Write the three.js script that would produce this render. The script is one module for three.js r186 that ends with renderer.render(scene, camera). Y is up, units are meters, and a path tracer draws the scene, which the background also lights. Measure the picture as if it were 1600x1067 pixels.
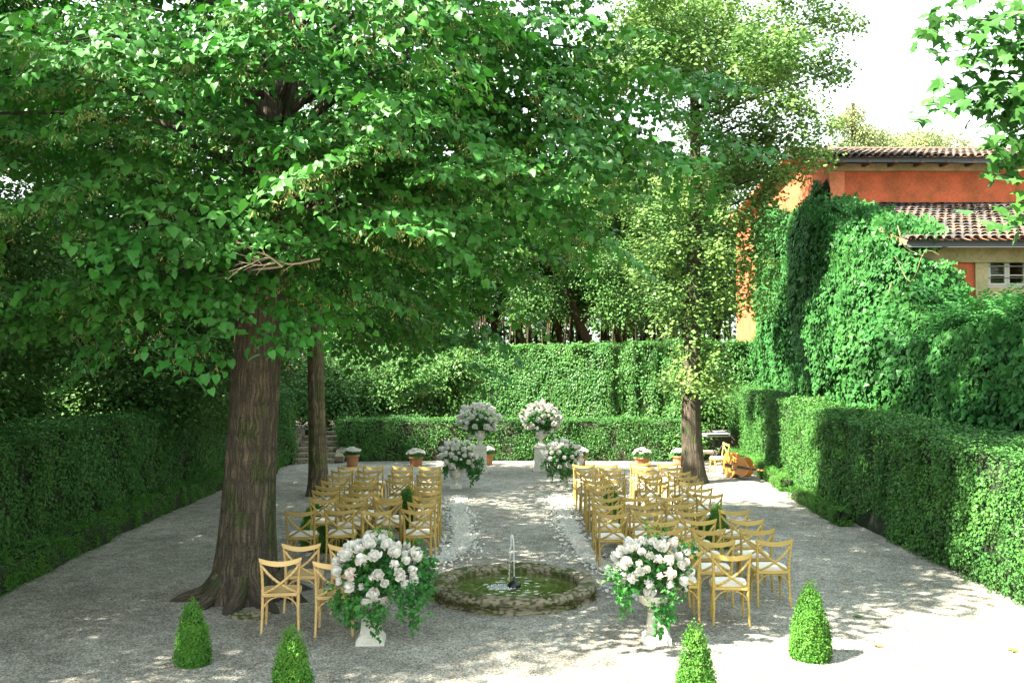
import * as THREE from 'three';
import { mergeGeometries } from 'three/addons/utils/BufferGeometryUtils.js';
import { RoundedBoxGeometry } from 'three/addons/geometries/RoundedBoxGeometry.js';

// ------------------------------------------------------------------ camera, sky, sun, exposure
const scene = new THREE.Scene();
const camera = new THREE.PerspectiveCamera(39.16, 1600 / 1067, 0.1, 2000);
camera.position.set(0, 3.2, 0);
camera.rotation.x = 0.021;
scene.add(camera);

const renderer = new THREE.WebGLRenderer({ antialias: true });
renderer.setSize(1024, 682);
renderer.toneMapping = THREE.LinearToneMapping;
renderer.toneMappingExposure = 6.7;
renderer.shadowMap.enabled = true;

{ // clear summer sky: pale at the horizon, blue overhead
  const w = 128, h = 64, data = new Float32Array(w * h * 4);
  for (let j = 0; j < h; j++) {
    const el = ((j + 0.5) / h - 0.5) * Math.PI, s = Math.max(0, Math.sin(el)), k = Math.pow(s, 0.6);
    const c = el < 0 ? [0.3, 0.3, 0.27] : [0.92 - 0.4 * k, 0.94 - 0.29 * k, 0.92 - 0.2 * k];
    for (let i = 0; i < w; i++) data.set([c[0] * 0.5, c[1] * 0.5, c[2] * 0.5, 1], (j * w + i) * 4);
  }
  const t = new THREE.DataTexture(data, w, h, THREE.RGBAFormat, THREE.FloatType);
  t.mapping = THREE.EquirectangularReflectionMapping; t.magFilter = t.minFilter = THREE.LinearFilter; t.needsUpdate = true;
  scene.background = t; scene.environment = t;
}
const SUN = new THREE.Vector3(-0.6, 0.74, 0.26).normalize();
const sun = new THREE.DirectionalLight(new THREE.Color(1, 0.94, 0.83), 5);
sun.position.set(SUN.x * 70, SUN.y * 70, SUN.z * 70 - 18); sun.target.position.set(0, 0, -18);
sun.castShadow = true; sun.shadow.mapSize.set(4096, 4096);
Object.assign(sun.shadow.camera, { left: -45, right: 45, top: 45, bottom: -45, near: 1, far: 160 });
scene.add(sun, sun.target);

// ------------------------------------------------------------------ helpers
function rng(seed) { let a = seed >>> 0; return () => { a |= 0; a = a + 0x6D2B79F5 | 0; let t = Math.imul(a ^ a >>> 15, 1 | a); t = t + Math.imul(t ^ t >>> 7, 61 | t) ^ t; return ((t ^ t >>> 14) >>> 0) / 4294967296; }; }
const V = (x, y, z) => new THREE.Vector3(x, y, z);
const lerp = (a, b, t) => a + (b - a) * t, clamp = (x, a = 0, b = 1) => Math.min(b, Math.max(a, x));
const smooth = (a, b, x) => { const t = clamp((x - a) / (b - a)); return t * t * (3 - 2 * t); };
function hash(x, y, z) { let h = Math.imul(x, 374761393) ^ Math.imul(y, 668265263) ^ Math.imul(z, 2147483647 ^ 1274126177); h = Math.imul(h ^ h >>> 13, 1274126177); return ((h ^ h >>> 16) >>> 0) / 4294967296; }
function noise(x, y = 0, z = 0, p = 0, py = p) { // value noise 0..1, period p in x and y if set
  const xi = Math.floor(x), yi = Math.floor(y), zi = Math.floor(z), m = (a, p) => p ? ((a % p) + p) % p : a;
  const f = (t) => t * t * (3 - 2 * t), u = f(x - xi), v = f(y - yi), w = f(z - zi);
  const c = (i, j, k) => hash(m(xi + i, p), m(yi + j, py), zi + k);
  return lerp(lerp(lerp(c(0, 0, 0), c(1, 0, 0), u), lerp(c(0, 1, 0), c(1, 1, 0), u), v), lerp(lerp(c(0, 0, 1), c(1, 0, 1), u), lerp(c(0, 1, 1), c(1, 1, 1), u), v), w);
}
const fbm = (x, y, z, o = 3) => { let s = 0, a = 0.5, q = 1; for (let i = 0; i < o; i++) { s += a * noise(x * q, y * q, z * q + i * 7); a *= 0.5; q *= 2; } return s / (1 - Math.pow(0.5, o)); };
function tex(w, h, fn, srgb = true) {
  const d = new Uint8Array(w * h * 4);
  for (let j = 0; j < h; j++) for (let i = 0; i < w; i++) { const c = fn(i / w, j / h, i, j), k = (j * w + i) * 4; d[k] = clamp(c[0], 0, 255); d[k + 1] = clamp(c[1], 0, 255); d[k + 2] = clamp(c[2], 0, 255); d[k + 3] = 255; }
  const t = new THREE.DataTexture(d, w, h, THREE.RGBAFormat); t.wrapS = t.wrapT = THREE.RepeatWrapping; t.magFilter = THREE.LinearFilter; t.minFilter = THREE.LinearMipmapLinearFilter; t.generateMipmaps = true;
  if (srgb) t.colorSpace = THREE.SRGBColorSpace; t.needsUpdate = true; return t;
}
const taken = {};
function numbered(n) { const k = taken[n] = (taken[n] ?? -1) + 1; return k ? `${n}_${String(k).padStart(3, '0')}` : n; }
function tag(o, label, category, group, kind) { if (label) o.userData.label = label; if (category) o.userData.category = category; if (group) o.userData.group = group; if (kind) o.userData.kind = kind; return o; }
function thing(name, label, category, pos = [0, 0, 0], turn = 0, group) {
  const o = new THREE.Group(); o.name = numbered(name); o.position.set(...pos); o.rotation.y = turn; scene.add(o); return tag(o, label, category, group);
}
function part(name, geo, mat, parent) { const m = new THREE.Mesh(geo, mat); m.name = name; m.castShadow = m.receiveShadow = true; parent.add(m); return m; }
function structure(name, geo, mat, label, category) { const m = part(numbered(name), geo, mat, scene); tag(m, label, category, null, 'structure'); return m; }
function copies(name, geo, mat, list, parent, tint) { // uncountable leaves, petals, stones
  const m = new THREE.InstancedMesh(geo, mat, list.length), c = new THREE.Color();
  list.forEach((x, i) => { m.setMatrixAt(i, x); if (tint) { tint(c, i, x); m.setColorAt(i, c); } });
  m.name = name; m.userData.kind = 'stuff'; m.castShadow = m.receiveShadow = true; parent.add(m); return m;
}
const mtx = (p, q, s) => new THREE.Matrix4().compose(p, q, typeof s === 'number' ? V(s, s, s) : s);
function basis(dir, nrm) { // y along dir, z along nrm
  const y = dir.clone().normalize(), x = new THREE.Vector3().crossVectors(y, nrm); if (x.lengthSq() < 1e-6) x.set(1, 0, 0).cross(y); x.normalize();
  return new THREE.Quaternion().setFromRotationMatrix(new THREE.Matrix4().makeBasis(x, y, new THREE.Vector3().crossVectors(x, y)));
}
const UPV = V(0, 1, 0);
const qz = (n, spin) => new THREE.Quaternion().setFromUnitVectors(V(0, 0, 1), n).multiply(new THREE.Quaternion().setFromAxisAngle(V(0, 0, 1), spin));
function join(unit, mats) { // merged copies of a small geometry
  const p = unit.attributes.position, nv = p.count, ix = unit.index.array, pos = new Float32Array(nv * 3 * mats.length), idx = new Uint32Array(ix.length * mats.length), v = new THREE.Vector3();
  mats.forEach((m, k) => { for (let i = 0; i < nv; i++) { v.fromBufferAttribute(p, i).applyMatrix4(m); pos.set([v.x, v.y, v.z], (k * nv + i) * 3); } for (let i = 0; i < ix.length; i++) idx[k * ix.length + i] = ix[i] + k * nv; });
  const g = new THREE.BufferGeometry(); g.setAttribute('position', new THREE.BufferAttribute(pos, 3)); g.setIndex(new THREE.BufferAttribute(idx, 1)); g.computeVertexNormals(); return g;
}
function raw(verts, tris) { const g = new THREE.BufferGeometry(); g.setAttribute('position', new THREE.Float32BufferAttribute(verts.flat(), 3)); g.setIndex(tris.flat()); g.computeVertexNormals(); return g; }
const bare = (g) => { const o = g.index ? g.toNonIndexed() : g.clone(); for (const k of Object.keys(o.attributes)) if (k !== 'position' && k !== 'normal' && k !== 'uv') o.deleteAttribute(k); if (!o.attributes.uv) o.setAttribute('uv', new THREE.Float32BufferAttribute(new Float32Array(o.attributes.position.count * 2), 2)); return o; };
const merged = (list) => mergeGeometries(list.map(bare));
function box(w, h, d, x = 0, y = 0, z = 0, r = 0) { // y is the underside
  const g = r ? new RoundedBoxGeometry(w, h, d, 2, r) : new THREE.BoxGeometry(w, h, d); g.translate(x, y + h / 2, z);
  const p = g.attributes.position, n = g.attributes.normal, uv = g.attributes.uv;
  for (let i = 0; i < p.count; i++) { const a = Math.abs(n.getX(i)), b = Math.abs(n.getY(i)), c = Math.abs(n.getZ(i)); if (b >= a && b >= c) uv.setXY(i, p.getX(i), p.getZ(i)); else if (a >= c) uv.setXY(i, p.getZ(i), p.getY(i)); else uv.setXY(i, p.getX(i), p.getY(i)); }
  return g;
}
function tube(pts, radii, seg = 10, step = 0.12, ridge) { // a limb along points, uv in metres
  const curve = new THREE.CatmullRomCurve3(pts, false, 'centripetal'), len = curve.getLength(), n = Math.max(3, Math.ceil(len / step)), fr = curve.computeFrenetFrames(n, false);
  const pos = [], uv = [], idx = [], around = Math.max(1, Math.round(Math.max(...radii) * 0.85 * 6.28));
  for (let i = 0; i <= n; i++) {
    const t = i / n, c = curve.getPointAt(t), u = curve.getUtoTmapping(t), f = u * (radii.length - 1), k = Math.min(radii.length - 2, Math.floor(f)), r0 = lerp(radii[k], radii[k + 1], f - k);
    for (let j = 0; j <= seg; j++) {
      const a = (j % seg) / seg * Math.PI * 2, r = r0 * (ridge ? ridge(a, t * len, c.y) : 1), ca = Math.cos(a) * r, sa = Math.sin(a) * r, N = fr.normals[i], B = fr.binormals[i];
      pos.push(c.x + N.x * ca + B.x * sa, c.y + N.y * ca + B.y * sa, c.z + N.z * ca + B.z * sa); uv.push(j / seg * around, t * len);
    }
  }
  for (let i = 0; i < n; i++) for (let j = 0; j < seg; j++) { const a = i * (seg + 1) + j, b = a + seg + 1; idx.push(a, a + 1, b, b, a + 1, b + 1); }
  const g = new THREE.BufferGeometry(); g.setAttribute('position', new THREE.Float32BufferAttribute(pos, 3)); g.setAttribute('uv', new THREE.Float32BufferAttribute(uv, 2)); g.setIndex(idx); g.computeVertexNormals();
  const nn = g.attributes.normal; for (let i = 0; i <= n; i++) { const a = i * (seg + 1), b = a + seg; const m = V(nn.getX(a) + nn.getX(b), nn.getY(a) + nn.getY(b), nn.getZ(a) + nn.getZ(b)).normalize(); nn.setXYZ(a, m.x, m.y, m.z); nn.setXYZ(b, m.x, m.y, m.z); }
  return g;
}
// a spot seen at (px, py) of a 1600 x 1067 survey picture, d metres in front of the garden door
const spot = (px, py, d) => V((px - 800) / 1500 * d, 3.2 + (565 - py) / 1500 * d, -d);

// ------------------------------------------------------------------ materials
const std = (c, rough = 0.8, o = {}) => new THREE.MeshStandardMaterial({ color: Array.isArray(c) ? new THREE.Color().setRGB(...c) : c, roughness: rough, ...o });
const leafMat = (c, through = 0.32, coat = 0.25) => new THREE.MeshPhysicalMaterial({ color: new THREE.Color().setRGB(...c), roughness: 0.9, transmission: through, thickness: 0, clearcoat: coat, clearcoatRoughness: 0.38, side: THREE.DoubleSide, specularIntensity: 0.35 });
const gravelMap = tex(2048, 2048, (u, v) => {
  const a = noise(u * 900, v * 900, 0, 900), b = noise(u * 380, v * 380, 3, 380), c = noise(u * 60, v * 60, 5, 60), d = noise(u * 9, v * 9, 8, 9) * 0.6 + noise(u * 23, v * 23, 2, 23) * 0.4;
  let s = 128 + (a - 0.5) * 90 + (b - 0.5) * 70 + (c - 0.5) * 26 + (d - 0.5) * 44; const w = noise(u * 500, v * 500, 9, 500);
  return [s + 6 + (w - 0.5) * 16, s + 2, s - 10 - (w - 0.5) * 16];
});
const gravelBump = tex(2048, 2048, (u, v) => { const s = noise(u * 700, v * 700, 0, 700) * 150 + noise(u * 330, v * 330, 3, 330) * 105; return [s, s, s]; }, false);
for (const t of [gravelMap, gravelBump]) t.repeat.set(1 / 7, 1 / 7);
const barkMap = tex(512, 1024, (u, v) => {
  const w = noise(u * 8, v * 16, 1, 8, 16) * 0.9, r = Math.abs(noise(u * 40 + w * 2, v * 12, 2, 40, 12) - 0.5) * 2, f = noise(u * 120, v * 150, 4, 120, 150), m = smooth(0.5, 0.75, noise(u * 5, v * 8, 6, 5, 8));
  const s = 52 + r * 46 + (f - 0.5) * 30; return [s * lerp(1.06, 0.86, m), s * lerp(0.94, 0.92, m), s * lerp(0.74, 0.5, m)];
});
const barkBump = tex(512, 1024, (u, v) => { const w = noise(u * 8, v * 16, 1, 8, 16) * 0.9, r = Math.abs(noise(u * 40 + w * 2, v * 12, 2, 40, 12) - 0.5) * 2, f = noise(u * 120, v * 150, 4, 120, 150); const s = r * 200 + f * 55; return [s, s, s]; }, false);
for (const t of [barkMap, barkBump]) t.repeat.set(1, 0.4);
const bark = std([1, 1, 1], 0.95, { map: barkMap, bumpMap: barkBump, bumpScale: 0.02 });
const barkPale = std([1.7, 1.65, 1.5], 0.95, { map: barkMap, bumpMap: barkBump, bumpScale: 0.015 });
const barkWood = std([0.95, 0.8, 0.6], 0.95, { map: barkMap });
const stoneTex = (base, dark, moss, seed) => tex(512, 512, (u, v) => {
  const a = noise(u * 200, v * 200, seed, 200), b = noise(u * 24, v * 24, seed + 1, 24), c = noise(u * 7, v * 7, seed + 2, 7), m = smooth(0.52, 0.7, c * 0.55 + b * 0.3 + a * 0.15) * moss, k = smooth(0.45, 0.7, b * 0.6 + a * 0.4);
  return [0, 1, 2].map((i) => lerp(lerp(base[i], dark[i], k), [62, 74, 26][i], m) + (a - 0.5) * 26);
});
const M = {
  gravel: std([1, 1, 1], 0.97, { map: gravelMap, bumpMap: gravelBump, bumpScale: 0.012 }),
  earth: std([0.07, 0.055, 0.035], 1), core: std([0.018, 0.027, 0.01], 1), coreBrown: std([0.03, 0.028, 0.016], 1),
  linden: leafMat([0.036, 0.165, 0.013], 0.28, 0.55), bract: leafMat([0.3, 0.34, 0.1], 0.4, 0.05),
  ginkgo: leafMat([0.13, 0.24, 0.05], 0.4, 0.25), wood: leafMat([0.058, 0.15, 0.026], 0.22, 0.3),
  hedge: leafMat([0.056, 0.175, 0.028], 0.24, 0.4), box: leafMat([0.066, 0.2, 0.02], 0.28, 0.2),
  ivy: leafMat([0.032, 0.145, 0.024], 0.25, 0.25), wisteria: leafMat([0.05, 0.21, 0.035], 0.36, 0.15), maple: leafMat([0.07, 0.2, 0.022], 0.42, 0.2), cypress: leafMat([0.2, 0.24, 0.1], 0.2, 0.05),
  honey: std([0.5, 0.35, 0.105], 0.5), honeyPale: std([0.58, 0.42, 0.16], 0.5), pad: std([0.78, 0.72, 0.63], 0.95),
  white: std([0.66, 0.64, 0.58], 0.85), petal: new THREE.MeshPhysicalMaterial({ color: new THREE.Color().setRGB(0.8, 0.78, 0.72), roughness: 0.95, transmission: 0.22, thickness: 0, side: THREE.DoubleSide, specularIntensity: 0.2 }),
  blush: new THREE.MeshPhysicalMaterial({ color: new THREE.Color().setRGB(0.8, 0.71, 0.64), roughness: 0.95, transmission: 0.22, thickness: 0, side: THREE.DoubleSide, specularIntensity: 0.2 }),
  stem: std([0.06, 0.12, 0.03], 0.9), flowerLeaf: leafMat([0.035, 0.16, 0.025], 0.25, 0.3),
  black: std([0.012, 0.012, 0.013], 0.4), silver: std([0.5, 0.5, 0.5], 0.35, { metalness: 0.6 }), terracotta: std([0.42, 0.19, 0.09], 0.9),
};
{ const t = stoneTex([150, 140, 118], [78, 72, 56], 0.9, 11); M.rim = std([0.85, 0.85, 0.8], 0.9, { map: t, bumpMap: t, bumpScale: 0.015 });
  const s = stoneTex([170, 160, 140], [118, 108, 90], 0.35, 31); M.step = std([0.8, 0.78, 0.74], 0.9, { map: s, bumpMap: s, bumpScale: 0.01 });
  const wt = stoneTex([224, 220, 208], [200, 194, 178], 0.06, 41); M.white = std([0.93, 0.93, 0.92], 0.85, { map: wt, bumpMap: wt, bumpScale: 0.004 }); }
const stucco = (c, seed) => { const t = tex(512, 512, (u, v) => { const a = noise(u * 220, v * 220, seed, 220), b = noise(u * 9, v * 9, seed + 3, 9), d = noise(u * 40, v * 40, seed + 5, 40); const k = 1 + (a - 0.5) * 0.16 + (b - 0.5) * 0.26 + (d - 0.5) * 0.12; return [c[0] * k, c[1] * k * (1 - (b - 0.5) * 0.1), c[2] * k]; }); t.repeat.set(1 / 2.2, 1 / 2.2); return std([1, 1, 1], 0.95, { map: t, bumpMap: t, bumpScale: 0.006 }); };
M.orange = stucco([186, 98, 60], 3); M.orangePale = stucco([208, 128, 88], 8); M.beige = stucco([176, 162, 122], 15); M.plaster = stucco([214, 208, 198], 21);

// ------------------------------------------------------------------ leaves
function foldLeaf(w = 0.6, fold = 0.12) { return raw([[0, 0, 0], [w / 2, 0.45, fold], [0, 1, -0.05], [-w / 2, 0.45, fold]], [[0, 1, 2], [0, 2, 3]]); }
function heartLeaf() { return raw([[0, 0, 0.02], [0.3, -0.1, 0.03], [0.46, 0.2, 0.13], [0.36, 0.58, 0.08], [0, 1, -0.2], [-0.36, 0.58, 0.08], [-0.46, 0.2, 0.13], [-0.3, -0.1, 0.07], [0, 0.5, -0.02]], [[0, 1, 2], [0, 2, 8], [2, 3, 8], [3, 4, 8], [8, 4, 5], [8, 5, 6], [0, 8, 6], [0, 6, 7]]); }
function starLeaf() {
  const rim = [[0.05, -0.02], [0.3, -0.16], [0.33, 0.05], [0.62, 0.12], [0.44, 0.3], [0.62, 0.62], [0.3, 0.55], [0.17, 0.72], [0, 1.05]];
  const pts = [...rim, ...rim.slice(0, -1).reverse().map(([x, y]) => [-x, y])], v = [[0, 0.28, 0.03], ...pts.map(([x, y]) => [x, y, -0.3 * (x * x + (y - 0.28) ** 2) + 0.16 * Math.abs(x)])];
  return raw(v, pts.map((_, i) => [0, 1 + i, 1 + (i + 1) % pts.length]));
}
const fanLeaf = () => raw([[0, 0, 0], [0.5, 0.55, 0.05], [0.28, 0.95, -0.02], [0, 0.88, 0.04], [-0.28, 0.95, -0.02], [-0.5, 0.55, 0.05]], [[0, 1, 2], [0, 2, 3], [0, 3, 4], [0, 4, 5]]);
const ivyLeaf = () => raw([[0, 0, 0], [0.5, 0.1, 0.06], [0.3, 0.45, 0.04], [0, 1, -0.08], [-0.3, 0.45, 0.04], [-0.5, 0.1, 0.06], [0, 0.45, 0]], [[0, 1, 2], [0, 2, 6], [2, 3, 6], [6, 3, 4], [0, 6, 4], [0, 4, 5]]);
function ball(seed, n, R, L, unit, flat = 0.8) { // leaves through a ball
  const r = rng(seed), list = [];
  for (let i = 0; i < n; i++) {
    const d = V(r() * 2 - 1, r() * 2 - 1, r() * 2 - 1).normalize(), p = d.clone().multiplyScalar(R * Math.pow(r(), 0.45)); p.y *= flat;
    const nr = V(d.x * 0.5 + (r() - 0.5) * 1.2, 0.75 + (r() - 0.5) * 0.9, d.z * 0.5 + (r() - 0.5) * 1.2).normalize(), dir = V(d.x + (r() - 0.5), -0.45 + (r() - 0.5) * 0.8, d.z + (r() - 0.5));
    dir.addScaledVector(nr, -dir.dot(nr)); const s = L * (0.7 + r() * 0.6); list.push(mtx(p, basis(dir, nr), V(s, s, s)));
  }
  return join(unit, list);
}
function mat2(seed, n, size, depth, L, unit, hang = 0.3, spread = 0.85) { // leaves over a square facing z
  const r = rng(seed), list = [];
  for (let i = 0; i < n; i++) {
    const p = V((r() - 0.5) * size, (r() - 0.5) * size, (r() - 0.6) * depth), nr = V((r() - 0.5) * 2 * spread, (r() - 0.3) * 2 * spread * 0.8, 1).normalize(), dir = V((r() - 0.5) * 2, (r() - 0.5) * 2 - hang * 2, (r() - 0.2) * 0.8);
    dir.addScaledVector(nr, -dir.dot(nr)); const s = L * (0.65 + r() * 0.7); list.push(mtx(p, basis(dir, nr), V(s, s, s)));
  }
  return join(unit, list);
}
const tints = (seed, lo = 0.75, hi = 1.3, warm = 0.12) => { const r = rng(seed); const e = (m, i) => m.elements[i]; return (c, i, m) => { const q = noise(e(m, 12) * 0.9 + 50, e(m, 13) * 0.9 + 50, e(m, 14) * 0.9) * 0.6 + noise(e(m, 12) * 2.6, e(m, 13) * 2.6, e(m, 14) * 2.6) * 0.4, k = lerp(lo, hi, clamp(r() * 0.55 + (q - 0.22) * 0.8)), w = ((r() - 0.5) * 1.4 + (q - 0.5) * 1.2) * warm; c.setRGB(k * (1 + w * 1.6), k, k * (1 - w)); }; };

// ------------------------------------------------------------------ ground
{
  const g = new THREE.PlaneGeometry(320, 320, 1, 1); g.rotateX(-Math.PI / 2); const p = g.attributes.position, uv = g.attributes.uv; for (let i = 0; i < p.count; i++) uv.setXY(i, p.getX(i), p.getZ(i));
  structure('ground', g, M.earth, 'bare brown earth beyond the hedges', 'ground');
  const s = new THREE.PlaneGeometry(14.2, 42, 142, 420); s.rotateX(-Math.PI / 2); s.translate(-0.35, 0.004, -11.2); const q = s.attributes.position, u2 = s.attributes.uv;
  for (let i = 0; i < q.count; i++) { const x = q.getX(i), z = q.getZ(i); q.setY(i, 0.006 + 0.014 * fbm(x * 0.8, z * 0.8, 3) + 0.011 * noise(x * 4.3, z * 4.3, 1)); u2.setXY(i, x, z); }
  s.computeVertexNormals(); structure('gravel_court', s, M.gravel, 'pale grey gravel court between the clipped hedges', 'gravel');
  const t = box(60, 0.74, 90, -21.9, 0.0, -76.6); structure('terrace', t, M.earth, 'raised earth terrace behind the low hedge', 'terrace');
}
// ------------------------------------------------------------------ hedges
const leafSmall = foldLeaf(0.62), leafBox = foldLeaf(0.7, 0.08), leafLong = foldLeaf(0.42, 0.1);
const hedgePatch = [1, 2, 3, 4].map((s) => mat2(s, 58, 0.34, 0.12, 0.05, leafSmall, 0.1));
const tallPatch = [5, 6, 7, 8].map((s) => mat2(s, 46, 0.42, 0.16, 0.085, leafSmall, 0.2));
const boxPatch = [9, 10, 11].map((s) => mat2(s, 60, 0.2, 0.07, 0.026, leafBox, -0.2));
function cover(o, patches, mat, spots, name, tintSeed, lo, hi, warm) {
  const lists = patches.map(() => []); spots.forEach((m, i) => lists[i % lists.length].push(m));
  lists.forEach((l, i) => { if (l.length) copies(name, patches[i], mat, l, o, tints(tintSeed + i, lo, hi, warm)); });
}
// a clipped hedge: line = points [x, z] of its near face, width towards `side` (+1 right of travel), section rounded at the top
function hedge(name, label, { line, width, side, height, y0 = 0, density = 42, patches = hedgePatch, mat = M.hedge, core = M.core, seed = 1, lump = 0.07, lo, hi, group, sink = 0.07 }) {
  const o = thing(name, label, 'hedge', [0, 0, 0], 0, group), r = rng(seed), c = new THREE.CatmullRomCurve3(line.map(([x, z]) => V(x, 0, z)), false, 'centripetal'), len = c.getLength(), H = typeof height === 'function' ? height : () => height;
  const sec = (t, k) => { // k along the section: 0..1 near face, 1..2 top, 2..3 far face
    const p = c.getPointAt(t), d = c.getTangentAt(t), n = V(-d.z, 0, d.x).multiplyScalar(side), h = H(t), q = p.clone(), m = V();
    if (k < 1) { q.y = y0 + h * k; m.copy(n).negate(); const e = smooth(0.9, 1, k); q.addScaledVector(n, e * 0.09); m.y += e * 0.8; } else if (k < 2) { q.addScaledVector(n, (k - 1) * width); q.y = y0 + h - 0.06 * Math.pow(Math.abs(k - 1.5) * 2, 6); m.set(0, 1, 0); } else { q.addScaledVector(n, width); q.y = y0 + h * (3 - k); m.copy(n); }
    m.normalize(); const L = (fbm(q.x * 1.3 + seed, q.y * 1.3, q.z * 1.3) - 0.5) * lump * 2 + (fbm(q.x * 4, q.y * 4, q.z * 4, 2) - 0.5) * lump; q.addScaledVector(m, L); return [q, m];
  };
  const n = Math.ceil(len / 0.3), K = 18, pos = [], idx = [];
  for (let i = 0; i <= n; i++) for (let j = 0; j <= K; j++) { const [q, m] = sec(i / n, j / K * 2.999); q.addScaledVector(m, -sink); pos.push(q.x, q.y, q.z); }
  for (let i = 0; i < n; i++) for (let j = 0; j < K; j++) { const a = i * (K + 1) + j, b = a + K + 1; idx.push(a, b, a + 1, b, b + 1, a + 1); }
  for (const e of [0, n]) { const a = e * (K + 1); for (let j = 1; j < K; j++) idx.push(a, a + j, a + j + 1); }
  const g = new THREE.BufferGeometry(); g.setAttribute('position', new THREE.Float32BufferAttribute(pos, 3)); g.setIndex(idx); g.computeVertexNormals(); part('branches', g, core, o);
  const spots = [], hm = H(0.5), faces = [[0, 1, hm, 1], [1, 2, width, 1], [2, 3, hm, 0.45]];
  for (const [a, b, w, k] of faces) for (let i = 0, N = len * w * density * k; i < N; i++) { const kk = r() * 0.999, [q, m] = sec(r(), a + kk); if (m.y < 0.5 && (a ? 1 - kk : kk) < 0.09 && r() < 0.6) continue; if (m.y < 0.5 && (r() < 0.05 || (noise(q.x * 2.1 + seed, q.y * 2.1, q.z * 2.1) > 0.76 && r() < 0.7))) continue; if (m.y > 0.5 && r() < 0.14) q.y += 0.03 + r() * 0.07; else q.addScaledVector(m, (r() - 0.5) * 0.05); spots.push(mtx(q, qz(m, m.y > 0.5 ? r() * 6.28 : (r() - 0.5) * 1.2), 0.8 + r() * 0.45)); }
  for (const t of [0, 1]) { const d = c.getTangentAt(t).multiplyScalar(t ? 1 : -1), p = c.getPointAt(t), dd = c.getTangentAt(t), nn = V(-dd.z, 0, dd.x).multiplyScalar(side), h = H(t); for (let i = 0, N = width * h * density; i < N; i++) spots.push(mtx(p.clone().addScaledVector(nn, r() * width).addScaledVector(d, (r() - 0.3) * 0.08).add(V(0, y0 + r() * h, 0)), qz(d, (r() - 0.5)), 0.9 + r() * 0.3)); }
  cover(o, patches, mat, spots, 'foliage', seed * 31, lo, hi); return o;
}
hedge('clipped_hedge', 'long dark clipped hedge along the gravel on the house side', { line: [[6.5, -7.5], [6.62, -12.5], [6.75, -18], [6.98, -23.6]], width: 1.25, side: 1, height: (t) => 1.84 + t * 0.3, seed: 3, lump: 0.15 });
hedge('clipped_hedge', 'clipped hedge behind the double bass, running on to the garden end', { line: [[7.12, -24.0], [7.3, -28], [7.55, -33.2]], width: 0.85, side: 1, height: (t) => 2.2 + t * 0.04, seed: 4 });
hedge('clipped_hedge', 'long shaded clipped hedge behind the big linden trunk', { line: [[-7.35, -8], [-7.4, -13.1], [-7.75, -20], [-7.7, -24.6], [-7.25, -27.6]], width: 1.3, side: -1, height: (t) => 2.06 - 0.06 * t, seed: 5, lump: 0.15 });
hedge('clipped_hedge', 'narrow upright hedge end beside the stone steps', { line: [[-7.12, -28.1], [-6.75, -29.9]], width: 0.8, side: -1, height: 2.28, seed: 6 });
hedge('clipped_hedge', 'low clipped hedge across the garden end behind the white pedestals', { line: [[-5.55, -30.7], [-2, -30.8], [2, -30.8], [5.45, -30.6]], width: 0.75, side: -1, height: 1.32, seed: 7, core: M.coreBrown, density: 34 });
const tallOpt = { y0: 0.74, patches: tallPatch, density: 30, side: -1, group: null };
hedge('tall_hedge', 'tall curved hedge wall behind the low hedge', { ...tallOpt, line: [[-8.5, -41], [-4, -40.2], [0, -39], [2.6, -37.8], [3.82, -37.1]], width: 0.9, height: (t) => 2.96 + 0.12 * t, seed: 8 });
hedge('tall_hedge', 'first narrow hedge buttress next to the curved hedge wall', { ...tallOpt, line: [[4.2, -36.4], [4.6, -36.2]], width: 0.9, height: 3.1, seed: 9, lump: 0.05 });
hedge('tall_hedge', 'second narrow hedge buttress, between the other two', { ...tallOpt, line: [[4.95, -35.8], [5.32, -35.6]], width: 0.9, height: 3.14, seed: 10, lump: 0.05 });
hedge('tall_hedge', 'third hedge buttress, half hidden by the pale-leaved tree', { ...tallOpt, line: [[5.66, -35.2], [6.1, -35.0]], width: 0.9, height: 3.16, seed: 11, lump: 0.05 });
hedge('tall_hedge', 'last stretch of tall hedge meeting the orange house wall', { ...tallOpt, line: [[6.4, -34.9], [8.75, -34.5]], width: 0.9, height: 3.1, seed: 12 });
const edging = { patches: boxPatch, density: 60, mat: M.box, lump: 0.06, sink: 0.04 };
hedge('box_edging', 'low box edging at the foot of the shaded hedge', { ...edging, line: [[-6.88, -9], [-6.95, -13.1], [-7.2, -20], [-7.2, -24.4]], width: 0.42, side: -1, height: 0.42, seed: 13, lump: 0.1 });
hedge('box_edging', 'small bright box block in front of the upright hedge end', { ...edging, line: [[-6.85, -25.2], [-6.6, -27.3]], width: 0.45, side: -1, height: 0.5, seed: 14 });
hedge('box_edging', 'low box edging beside the double bass', { ...edging, line: [[6.55, -23.6], [6.8, -26.3], [6.9, -31]], width: 0.36, side: 1, height: 0.36, seed: 15 });
hedge('box_edging', 'short stretch of box edging midway along the dark hedge', { ...edging, line: [[6.28, -18.6], [6.42, -22.2]], width: 0.3, side: 1, height: 0.28, seed: 16 });

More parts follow.
